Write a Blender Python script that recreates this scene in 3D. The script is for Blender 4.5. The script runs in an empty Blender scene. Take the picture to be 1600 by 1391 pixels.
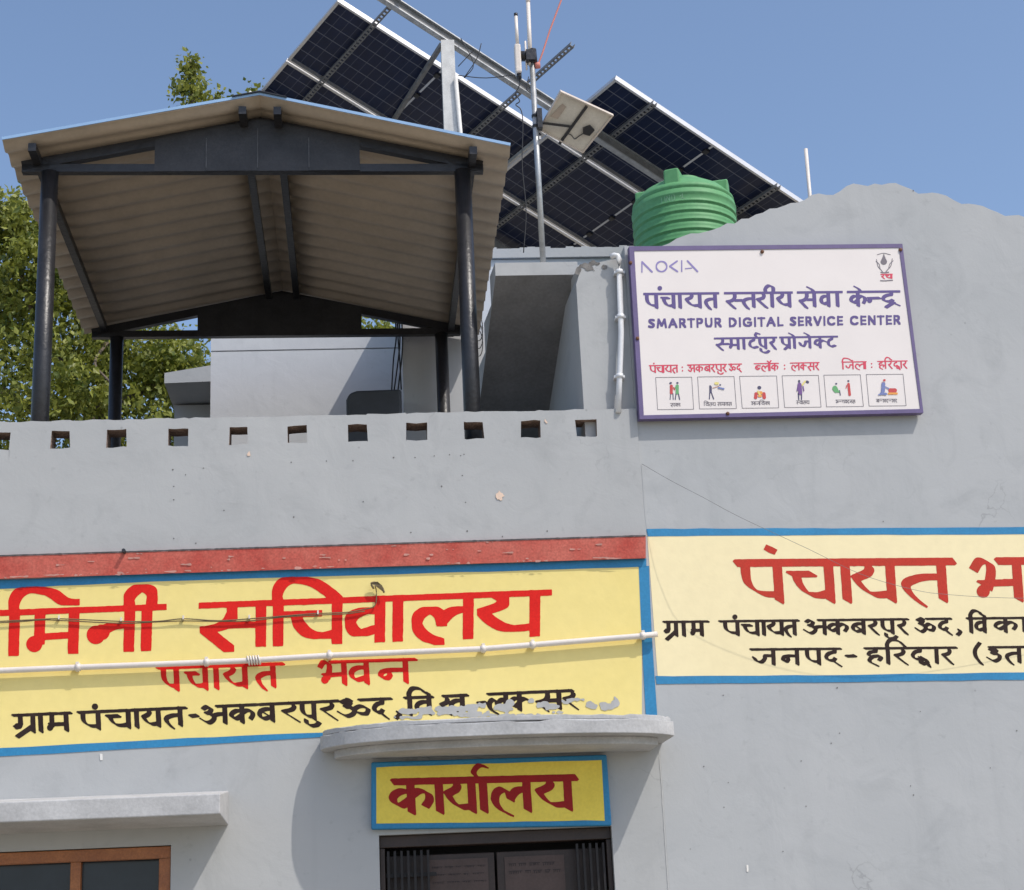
import bpy, bmesh, math, random
import numpy as np
from mathutils import Vector, Matrix
random.seed(7)
rng = np.random.default_rng(11)
S = bpy.context.scene
COL = S.collection
rad = math.radians

# ------------------------------------------------------------------ camera
F, TH, RO = 2651.3, 0.30787, -0.04777          # focal length in photo pixels, pitch, roll
PW, PH = 1600.0, 1391.0
EYE = np.array([0.0, 0.0, 1.6])
cT, sT, cR, sR = math.cos(TH), math.sin(TH), math.cos(RO), math.sin(RO)
r0, u0, f0 = Vector((1, 0, 0)), Vector((0, -sT, cT)), Vector((0, cT, sT))
ri, up = r0 * cR + u0 * sR, u0 * cR - r0 * sR
cam_d = bpy.data.cameras.new('camera')
cam = bpy.data.objects.new('camera', cam_d); COL.objects.link(cam)
M = Matrix((ri, up, -f0)).transposed().to_4x4(); M.translation = Vector(EYE)
cam.matrix_world = M
cam_d.sensor_fit = 'HORIZONTAL'; cam_d.sensor_width = 36.0; cam_d.lens = 36.0 * F / PW
cam_d.clip_start = 0.05; cam_d.clip_end = 3000
S.camera = cam

# ------------------------------------------------------------------ light
A_L, A_R = 0.08136, 0.17794                    # bearing of the two facade walls
CORNER = np.array([0.7025, 9.0, 0.0])
tL = np.array([math.cos(A_L), math.sin(A_L), 0]); nL = np.array([-math.sin(A_L), math.cos(A_L), 0])
tR = np.array([math.cos(A_R), math.sin(A_R), 0]); nR = np.array([-math.sin(A_R), math.cos(A_R), 0])
Zv = np.array([0, 0, 1.0])
travel = -0.54 * tL + 0.50 * nL - 1.0 * Zv
to_sun = Vector(-travel).normalized()
sun_el = math.asin(to_sun.z); sun_az = math.atan2(to_sun.x, to_sun.y)
sd = bpy.data.lights.new('sun', 'SUN'); so = bpy.data.objects.new('sun', sd); COL.objects.link(so)
sd.energy = 2.15; sd.angle = rad(0.55); sd.color = (1.0, 0.94, 0.86)
so.rotation_euler = to_sun.to_track_quat('Z', 'Y').to_euler(); so.location = (6, -6, 12)
W = bpy.data.worlds.new('World'); S.world = W; W.use_nodes = True
wn = W.node_tree; wn.nodes.clear()
sky = wn.nodes.new('ShaderNodeTexSky'); sky.sky_type = 'NISHITA'; sky.sun_disc = False
sky.sun_elevation = sun_el; sky.sun_rotation = sun_az
sky.air_density = 1.0; sky.dust_density = 2.1; sky.ozone_density = 1.7; sky.altitude = 200
bg = wn.nodes.new('ShaderNodeBackground'); bg.inputs[1].default_value = 0.138
wo = wn.nodes.new('ShaderNodeOutputWorld')
wn.links.new(sky.outputs[0], bg.inputs[0]); wn.links.new(bg.outputs[0], wo.inputs[0])
S.view_settings.view_transform = 'Standard'; S.view_settings.look = 'None'
S.view_settings.exposure = 0.46; S.view_settings.gamma = 1.0; S.view_settings.use_curve_mapping = False

# ------------------------------------------------------------------ photo pixel -> point on a real plane
def rays(px):
    px = np.atleast_2d(np.asarray(px, float))
    a = px[:, 0] - PW / 2; b = px[:, 1] - PH / 2
    x = (cR * a + sR * b) / F; y = (sR * a - cR * b) / F
    return np.stack([x, cT - y * sT, sT + y * cT], 1)
def on_plane(px, o, n):
    d = rays(px); t = ((np.asarray(o) - EYE) @ n) / (d @ n)
    return EYE + d * t[:, None]
def LW(px, off=0.0): return on_plane(px, CORNER - nL * off, nL)      # left facade, off metres in front of it
def RW(px, off=0.0): return on_plane(px, CORNER - nR * off, nR)
def L1(x, y, off=0.0): return LW([(x, y)], off)[0]
def R1(x, y, off=0.0): return RW([(x, y)], off)[0]
def AY(x, y, Y): return on_plane([(x, y)], np.array([0, Y, 0.0]), np.array([0, 1.0, 0]))[0]
def sz(P): P = np.atleast_2d(P); return [((p - CORNER) @ tL, p[2]) for p in P]   # wall coordinates
def wl(s, z, off=0.0): return CORNER + tL * s - nL * off + Zv * z
def wr(s, z, off=0.0): return CORNER + tR * s - nR * off + Zv * z

# ------------------------------------------------------------------ materials
MATS = {}
def mat(name, col, rough=0.6, metal=0.0, var=0.0, scale=3.0, bump=0.0, bscale=40.0, spec=0.5, col2=None, fine=0.0, coat=0.0):
    m = bpy.data.materials.new(name); m.use_nodes = True; MATS[name] = m
    nt = m.node_tree; b = nt.nodes['Principled BSDF']
    b.inputs['Roughness'].default_value = rough; b.inputs['Metallic'].default_value = metal
    b.inputs['Specular IOR Level'].default_value = spec
    if coat: b.inputs['Coat Weight'].default_value = coat
    c = (*col, 1)
    tc = nt.nodes.new('ShaderNodeTexCoord')
    if var or col2:
        nz = nt.nodes.new('ShaderNodeTexNoise'); nz.inputs['Scale'].default_value = scale
        nz.inputs['Detail'].default_value = 8; nz.inputs['Roughness'].default_value = 0.62
        nt.links.new(tc.outputs['Object'], nz.inputs['Vector'])
        rp = nt.nodes.new('ShaderNodeValToRGB')
        c2 = (*(col2 if col2 else [max(0, v * (1 - var)) for v in col]), 1)
        c1 = (*(col if col2 else [min(1, v * (1 + var * .6)) for v in col]), 1)
        rp.color_ramp.elements[0].position = .32; rp.color_ramp.elements[1].position = .68
        rp.color_ramp.elements[0].color = c2; rp.color_ramp.elements[1].color = c1
        nt.links.new(nz.outputs['Fac'], rp.inputs['Fac'])
        out = rp.outputs['Color']
        if fine:
            n2 = nt.nodes.new('ShaderNodeTexNoise'); n2.inputs['Scale'].default_value = scale * 14
            n2.inputs['Detail'].default_value = 6
            nt.links.new(tc.outputs['Object'], n2.inputs['Vector'])
            mr = nt.nodes.new('ShaderNodeMapRange'); mr.inputs['From Min'].default_value = .3; mr.inputs['From Max'].default_value = .7
            mr.inputs['To Min'].default_value = 1 - fine; mr.inputs['To Max'].default_value = 1 + fine * .6
            nt.links.new(n2.outputs['Fac'], mr.inputs['Value'])
            mx = nt.nodes.new('ShaderNodeMix'); mx.data_type = 'RGBA'; mx.blend_type = 'MULTIPLY'; mx.inputs['Factor'].default_value = 1
            nt.links.new(out, mx.inputs['A']); nt.links.new(mr.outputs['Result'], mx.inputs['B']); out = mx.outputs['Result']
        nt.links.new(out, b.inputs['Base Color'])
    else:
        b.inputs['Base Color'].default_value = c
    if bump:
        bz = nt.nodes.new('ShaderNodeTexNoise'); bz.inputs['Scale'].default_value = bscale; bz.inputs['Detail'].default_value = 8
        nt.links.new(tc.outputs['Object'], bz.inputs['Vector'])
        bp = nt.nodes.new('ShaderNodeBump'); bp.inputs['Strength'].default_value = bump; bp.inputs['Distance'].default_value = .02
        nt.links.new(bz.outputs['Fac'], bp.inputs['Height']); nt.links.new(bp.outputs['Normal'], b.inputs['Normal'])
    return m

def wall_mat(name, base, dark, light):
    """painted cement plaster: broad trowel patches, faint streaks, dents, specks and hairline cracks"""
    m = bpy.data.materials.new(name); m.use_nodes = True; MATS[name] = m
    nt = m.node_tree; N = nt.nodes; L = nt.links; b = N['Principled BSDF']
    b.inputs['Roughness'].default_value = .82; b.inputs['Specular IOR Level'].default_value = .25
    tc = N.new('ShaderNodeTexCoord')
    def noise(sc, det=8, ro=.6, vec=None, dist=0):
        n = N.new('ShaderNodeTexNoise'); n.inputs['Scale'].default_value = sc; n.inputs['Detail'].default_value = det
        n.inputs['Roughness'].default_value = ro; n.inputs['Distortion'].default_value = dist
        L.new(vec or tc.outputs['Object'], n.inputs['Vector']); return n.outputs['Fac']
    def ramp(v, lo, hi, a=0., c=1.):
        r = N.new('ShaderNodeMapRange'); r.inputs['From Min'].default_value = lo; r.inputs['From Max'].default_value = hi
        r.inputs['To Min'].default_value = a; r.inputs['To Max'].default_value = c; L.new(v, r.inputs['Value']); return r.outputs['Result']
    def mix(f, A, B):
        x = N.new('ShaderNodeMix'); x.data_type = 'RGBA'
        if isinstance(f, float): x.inputs['Factor'].default_value = f
        else: L.new(f, x.inputs['Factor'])
        for k, v in (('A', A), ('B', B)):
            if isinstance(v, tuple): x.inputs[k].default_value = (*v, 1)
            else: L.new(v, x.inputs[k])
        return x.outputs['Result']
    def mul(a, c):
        x = N.new('ShaderNodeMath'); x.operation = 'MULTIPLY'; L.new(a, x.inputs[0])
        if isinstance(c, float): x.inputs[1].default_value = c
        else: L.new(c, x.inputs[1])
        return x.outputs[0]
    col = mix(ramp(noise(1.1, 9, .58, dist=.6), .36, .66), base, light)
    col = mix(mul(ramp(noise(2.6, 10, .65, dist=1.0), .52, .75), .75), col, dark)
    mp = N.new('ShaderNodeMapping'); mp.inputs['Scale'].default_value = (9, 9, .7); L.new(tc.outputs['Object'], mp.inputs['Vector'])
    col = mix(mul(ramp(noise(1.0, 6, .6, mp.outputs['Vector']), .55, .8), .22), col, tuple(v * .86 for v in dark))
    # small blotches
    col = mix(mul(ramp(noise(17, 5, .6), .63, .76), .35), col, tuple(v * .8 for v in dark))
    # specks: tiny holes and flecks scattered by a sparse voronoi
    vo = N.new('ShaderNodeTexVoronoi'); vo.inputs['Scale'].default_value = 7.5; L.new(tc.outputs['Object'], vo.inputs['Vector'])
    sp = ramp(vo.outputs['Distance'], .035, .06, 1., 0.)
    gate = ramp(noise(1.7, 2, .5), .5, .56)
    col = mix(mul(mul(sp, gate), .3), col, tuple(v * .32 for v in dark))
    v2 = N.new('ShaderNodeTexVoronoi'); v2.inputs['Scale'].default_value = 4.1; L.new(tc.outputs['Object'], v2.inputs['Vector'])
    col = mix(mul(mul(ramp(v2.outputs['Distance'], .03, .055, 1., 0.), ramp(noise(2.3, 2, .5), .56, .6)), .4), col, (.72, .66, .58))
    # hairline cracks
    vc = N.new('ShaderNodeTexVoronoi'); vc.feature = 'DISTANCE_TO_EDGE'; vc.inputs['Scale'].default_value = 2.2
    wv = N.new('ShaderNodeTexNoise'); wv.inputs['Scale'].default_value = 5; wv.inputs['Detail'].default_value = 8; L.new(tc.outputs['Object'], wv.inputs['Vector'])
    va = N.new('ShaderNodeMix'); va.data_type = 'VECTOR'; va.inputs['Factor'].default_value = .28
    L.new(tc.outputs['Object'], va.inputs['A']); L.new(wv.outputs['Color'], va.inputs['B']); L.new(va.outputs['Result'], vc.inputs['Vector'])
    cr = mul(ramp(vc.outputs['Distance'], .002, .009, 1., 0.), ramp(noise(1.3, 3, .5), .56, .66))
    col = mix(mul(cr, .35), col, tuple(v * .5 for v in dark))
    L.new(col, b.inputs['Base Color'])
    b1 = N.new('ShaderNodeBump'); b1.inputs['Strength'].default_value = .14; b1.inputs['Distance'].default_value = .03; L.new(noise(4.2, 6, .5, dist=.8), b1.inputs['Height'])
    b2 = N.new('ShaderNodeBump'); b2.inputs['Strength'].default_value = .16; b2.inputs['Distance'].default_value = .004; L.new(noise(55, 8, .65), b2.inputs['Height'])
    L.new(b1.outputs['Normal'], b2.inputs['Normal']); L.new(b2.outputs['Normal'], b.inputs['Normal'])
    return m

GREY = wall_mat('grey_plaster', (.405, .414, .415), (.345, .353, .355), (.44, .447, .445))
GREY3 = wall_mat('lightened_grey_plaster', (.53, .54, .555), (.47, .48, .49), (.56, .57, .58))  # paler copy of the grey plaster, making up for weak light on the rooms
GREY2 = wall_mat('grey_plaster_wing', (.395, .409, .417), (.335, .348, .357), (.428, .439, .445))
BROKEN = mat('broken_plaster', (.30, .22, .18), .95, var=.45, scale=14, bump=.8, bscale=60, fine=.3)
BRICK = mat('old_brick', (.30, .17, .12), .95, col2=(.36, .31, .28), scale=18, bump=.8, bscale=70)
CANOPY = mat('canopy_concrete', (.46, .46, .46), .85, var=.16, scale=5, bump=.12, bscale=30, fine=.10)
YEL = mat('yellow_paint', (.86, .71, .275), .6, col2=(.82, .67, .235), scale=1.4, bump=.03, bscale=50, fine=.03, spec=.3)
CREAM = mat('cream_paint', (.86, .75, .46), .6, col2=(.825, .715, .435), scale=1.4, bump=.03, bscale=50, fine=.03, spec=.3)
YEL2 = mat('deep_yellow_paint', (.86, .68, .10), .55, col2=(.78, .60, .08), scale=5, bump=.03, bscale=60, fine=.06, spec=.3)
BLUE = mat('blue_border_paint', (.035, .24, .46), .55, col2=(.03, .20, .40), scale=6, bump=.03, bscale=50, fine=.10, spec=.3)
REDP = mat('red_lettering_paint', (.74, .022, .016), .6, col2=(.66, .018, .014), scale=7, fine=.1, spec=.12)
REDB = mat('brick_red_lettering_paint', (.54, .045, .03), .5, col2=(.46, .05, .03), scale=9, fine=.12, spec=.12)
MAROON = mat('maroon_lettering_paint', (.36, .018, .02), .5, col2=(.30, .02, .02), scale=9, fine=.12, spec=.12)
BLACKP = mat('black_lettering_paint', (.026, .015, .013), .65, col2=(.042, .028, .024), scale=10, fine=.15, spec=.12)
BAND = mat('worn_red_paint', (.47, .075, .055), .75, col2=(.56, .15, .11), scale=6, bump=.12, bscale=30, fine=.22, spec=.3)
SOFFIT = mat('dark_soffit_concrete', (.19, .19, .195), .95, var=.2, scale=4, fine=.12)  # darker concrete for the underside of the stairs
FLAKE = mat('bare_flaked_plaster', (.42, .42, .41), .9, var=.12, scale=14)
PINK = mat('bare_pink_plaster', (.74, .56, .44), .9, var=.15, scale=20)
WHITEP = mat('white_pvc', (.72, .66, .60), .4, var=.08, scale=5, fine=.05)
WHITED = mat('white_drain_pvc', (.74, .75, .76), .35, var=.08, scale=4, fine=.05)
BLK = mat('black_enamel', (.022, .022, .025), .38, var=.35, scale=9, bump=.15, bscale=40, fine=.2)
BLKS = mat('black_sheet', (.028, .028, .031), .5, var=.4, scale=6, bump=.3, bscale=9, fine=.25)
SEAM = mat('welded_seam', (.075, .075, .08), .5, var=.4, scale=30)
TANS = mat('roof_sheet_underside', (.50, .415, .32), .6, var=.14, scale=2.5, bump=.1, bscale=20, fine=.06)
BLUS = mat('roof_sheet_blue', (.27, .43, .66), .4, var=.1, scale=3)
GALV = mat('galvanised_steel', (.46, .47, .47), .45, metal=.6, var=.25, scale=14, fine=.15)
GALVD = mat('dull_channel_steel', (.20, .20, .20), .6, metal=.4, var=.3, scale=16, fine=.2)
ALU = mat('anodised_frame', (.66, .65, .64), .42, metal=.75, var=.06, scale=5)
WPOST = mat('white_painted_post', (.66, .65, .62), .55, var=.18, scale=9, fine=.14)
WOODM = mat('varnished_wood', (.40, .15, .05), .45, col2=(.29, .10, .035), scale=7, bump=.2, bscale=60, fine=.2)
DARKW = mat('dark_door_wood', (.034, .020, .016), .5, var=.3, scale=6, fine=.2)
PAPER = mat('old_paper_notice', (.085, .06, .054), .8, var=.15, scale=6, fine=.1)
PMARK = mat('notice_ink', (.035, .028, .03), .8)
GRILLE = mat('grille_steel', (.022, .020, .021), .6, metal=.3, var=.35, scale=20)
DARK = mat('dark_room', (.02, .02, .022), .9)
CONC = mat('terrace_concrete', (.075, .07, .066), .9, var=.25, scale=2, bump=.4, bscale=30, fine=.15)
WIRE = mat('black_cable', (.02, .02, .022), .5)
TWIRE = mat('brown_cable', (.16, .12, .06), .6, var=.3, scale=20)
SIGNF = mat('sign_face_vinyl', (.76, .705, .675), .35, var=.03, scale=3, spec=.4)
PURP = mat('purple_frame_paint', (.125, .092, .215), .45, var=.12, scale=10, fine=.08)
PURT = mat('purple_print', (.092, .06, .215), .45)
LAV = mat('violet_outline_print', (.24, .20, .44), .45)
SRED = mat('red_print', (.62, .045, .09), .45)
INK = mat('grey_print', (.16, .14, .16), .5)
RUST = mat('rusty_screw', (.16, .07, .035), .8, var=.4, scale=60)

# ------------------------------------------------------------------ object helpers
def tag(o, label=None, cat=None, group=None, kind=None):
    if label: o['label'] = label
    if cat: o['category'] = cat
    if group: o['group'] = group
    if kind: o['kind'] = kind
    return o
def empty(name, loc, label=None, cat=None, group=None):
    o = bpy.data.objects.new(name, None); COL.objects.link(o); o.location = loc; o.empty_display_size = .2
    return tag(o, label, cat, group)
class MB:
    """collects shapes of one part in world space and links them as ONE mesh"""
    def __init__(s): s.v = []; s.f = []; s.mi = []; s.sm = []
    def add(s, V, Fs, mi=0, smooth=False):
        o = len(s.v); s.v += [tuple(map(float, p)) for p in V]
        for f in Fs: s.f.append(tuple(int(i) + o for i in f)); s.mi.append(mi); s.sm.append(smooth)
        return s
    def box(s, o, x, y, z, mi=0):
        o, x, y, z = map(np.asarray, (o, x, y, z))
        V = [o, o + x, o + x + y, o + y, o + z, o + x + z, o + x + y + z, o + y + z]
        return s.add(V, [(0, 3, 2, 1), (4, 5, 6, 7), (0, 1, 5, 4), (1, 2, 6, 5), (2, 3, 7, 6), (3, 0, 4, 7)], mi)
    def bar(s, a, b, w, h, upv=(0, 0, 1), mi=0):
        a = np.asarray(a, float); b = np.asarray(b, float); d = b - a; d /= np.linalg.norm(d)
        sd = np.cross(d, upv); sd /= np.linalg.norm(sd); uu = np.cross(sd, d)
        return s.box(a - sd * w / 2 - uu * h / 2, sd * w, b - a, uu * h, mi)
    def tube(s, pts, r, n=12, cap=True, mi=0, smooth=True):
        P = [np.asarray(p, float) for p in pts]; rr = r if isinstance(r, (list, tuple, np.ndarray)) else [r] * len(P)
        V = []; ref = None
        for i, p in enumerate(P):
            d = P[min(i + 1, len(P) - 1)] - P[max(i - 1, 0)]; d /= np.linalg.norm(d)
            if ref is None: ref = np.array([0, 0, 1.]) if abs(d[2]) < .9 else np.array([1., 0, 0])
            x = np.cross(d, ref); x /= np.linalg.norm(x); y = np.cross(d, x); ref = -y if False else ref
            for k in range(n):
                t = 2 * math.pi * k / n; V.append(p + (x * math.cos(t) + y * math.sin(t)) * rr[i])
        Fs = [(i * n + k, i * n + (k + 1) % n, (i + 1) * n + (k + 1) % n, (i + 1) * n + k) for i in range(len(P) - 1) for k in range(n)]
        s.add(V, Fs, mi, smooth)
        if cap: s.add(V[:n], [tuple(range(n))[::-1]], mi); s.add(V[-n:], [tuple(range(n))], mi)
        return s
    def lathe(s, c, prof, n=48, mi=0):
        V = [(c[0] + r * math.cos(2 * math.pi * k / n), c[1] + r * math.sin(2 * math.pi * k / n), c[2] + z) for r, z in prof for k in range(n)]
        Fs = [(i * n + k, i * n + (k + 1) % n, (i + 1) * n + (k + 1) % n, (i + 1) * n + k) for i in range(len(prof) - 1) for k in range(n)]
        return s.add(V, Fs, mi, True)
    def prism(s, poly, ext, mi=0):
        n = len(poly); P = [np.asarray(p, float) for p in poly]; e = np.asarray(ext, float)
        return s.add(P + [p + e for p in P], [tuple(range(n))[::-1], tuple(range(n, 2 * n))] + [(i, (i + 1) % n, n + (i + 1) % n, n + i) for i in range(n)], mi)
    def build(s, name, m, parent=None, bevel=0.0, fixn=True):
        me = bpy.data.meshes.new(name); o = bpy.data.objects.new(name, me); COL.objects.link(o)
        pl = Vector((0, 0, 0))
        if parent is not None:
            q = parent
            while q: pl = pl + q.location; q = q.parent
            o.parent = parent; org = pl
        else:
            a = np.array(s.v); org = Vector(((a[:, 0].min() + a[:, 0].max()) / 2, (a[:, 1].min() + a[:, 1].max()) / 2, a[:, 2].min())); o.location = org
        me.from_pydata([(p[0] - org.x, p[1] - org.y, p[2] - org.z) for p in s.v], [], s.f)
        for mm in (m if isinstance(m, (list, tuple)) else [m]): me.materials.append(mm)
        me.polygons.foreach_set('material_index', s.mi); me.polygons.foreach_set('use_smooth', s.sm)
        if fixn:
            bm = bmesh.new(); bm.from_mesh(me); bmesh.ops.remove_doubles(bm, verts=bm.verts, dist=1e-5)
            bmesh.ops.recalc_face_normals(bm, faces=bm.faces); bm.to_mesh(me); bm.free()
        me.update()
        if bevel:
            md = o.modifiers.new('bevel', 'BEVEL'); md.width = bevel; md.segments = 2; md.limit_method = 'ANGLE'; md.angle_limit = rad(40)
        return o

def grid_wall(fn, ss, zs, thick, holes, edge_noise=0.0, hole_jit=0.0, dirn=None, chip=None):
    """wall with rectangular openings. fn(s,z,depth)->point; faces: 0 paint, 1 opening sides / top"""
    ss = sorted(set([round(v, 4) for v in ss] + [round(v, 4) for h in holes for v in h[:2]]))
    zs = sorted(set([round(v, 4) for v in zs] + [round(v, 4) for h in holes for v in h[2:4]]))
    def inh(a, b): return any(h[0] - 1e-3 < a < h[1] + 1e-3 and h[2] - 1e-3 < b < h[3] + 1e-3 for h in holes)
    hv = {}
    for h in holes:
        for i, a in enumerate(ss):
            for j, b in enumerate(zs):
                if h[0] - 1e-3 <= a <= h[1] + 1e-3 and h[2] - 1e-3 <= b <= h[3] + 1e-3 and hole_jit:
                    hv[(i, j)] = (random.uniform(-hole_jit, hole_jit), random.uniform(-hole_jit, hole_jit))
    top = {i: random.uniform(-edge_noise, edge_noise * .4) for i in range(len(ss))}
    m = MB(); V = []; idx = {}
    for k in (0, 1):
        for i, a in enumerate(ss):
            for j, b in enumerate(zs):
                da, db = hv.get((i, j), (0, 0))
                zz = b + db + (top[i] if j == len(zs) - 1 else 0)
                idx[(i, j, k)] = len(V); V.append(fn(a + da * (1 if k == 0 else .4), zz, thick * k))
    F0 = []; F1 = []
    nI, nJ = len(ss) - 1, len(zs) - 1
    def solid(i, j): return 0 <= i < nI and 0 <= j < nJ and not inh((ss[i] + ss[i + 1]) / 2, (zs[j] + zs[j + 1]) / 2)
    for i in range(nI):
        for j in range(nJ):
            if not solid(i, j): continue
            F0.append([idx[(i, j, 0)], idx[(i + 1, j, 0)], idx[(i + 1, j + 1, 0)], idx[(i, j + 1, 0)]])
            F0.append([idx[(i, j + 1, 1)], idx[(i + 1, j + 1, 1)], idx[(i + 1, j, 1)], idx[(i, j, 1)]])
            for (di, dj, e) in ((-1, 0, ((i, j), (i, j + 1))), (1, 0, ((i + 1, j + 1), (i + 1, j))), (0, -1, ((i + 1, j), (i, j))), (0, 1, ((i, j + 1), (i + 1, j + 1)))):
                if not solid(i + di, j + dj):
                    ff = [idx[(*e[0], 0)], idx[(*e[1], 0)], idx[(*e[1], 1)], idx[(*e[0], 1)]]
                    (F1 if (0 <= i + di < nI and 0 <= j + dj < nJ) or dj == 1 else F0).append(ff)
    m.add(V, F0, 0); o = len(m.v) - len(V)
    for f in F1: m.f.append(tuple(x + o for x in f)); m.mi.append(1); m.sm.append(False)
    return m

# ------------------------------------------------------------------ ground
g = MB(); R = 600.0
g.add([(-R, -R, 0), (R, -R, 0), (R, R, 0), (-R, R, 0)], [(0, 1, 2, 3)])
GND = mat('dusty_ground', (.40, .35, .28), .95, col2=(.30, .27, .20), scale=.6, bump=.3, bscale=8, fine=.15)
tag(g.build('ground', GND), kind='structure')

# ================================================================== LETTERING
def cr_spline(p, n=7):
    p = [np.array(q, float) for q in p]
    if len(p) < 3: return p
    e = [2 * p[0] - p[1]] + p + [2 * p[-1] - p[-2]]; out = []
    for i in range(1, len(e) - 2):
        for k in range(n):
            t = k / n
            out.append(.5 * ((2 * e[i]) + (-e[i - 1] + e[i + 1]) * t + (2 * e[i - 1] - 5 * e[i] + 4 * e[i + 1] - e[i + 2]) * t * t + (-e[i - 1] + 3 * e[i] - 3 * e[i + 1] + e[i + 2]) * t ** 3))
    return out + [p[-1]]
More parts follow.
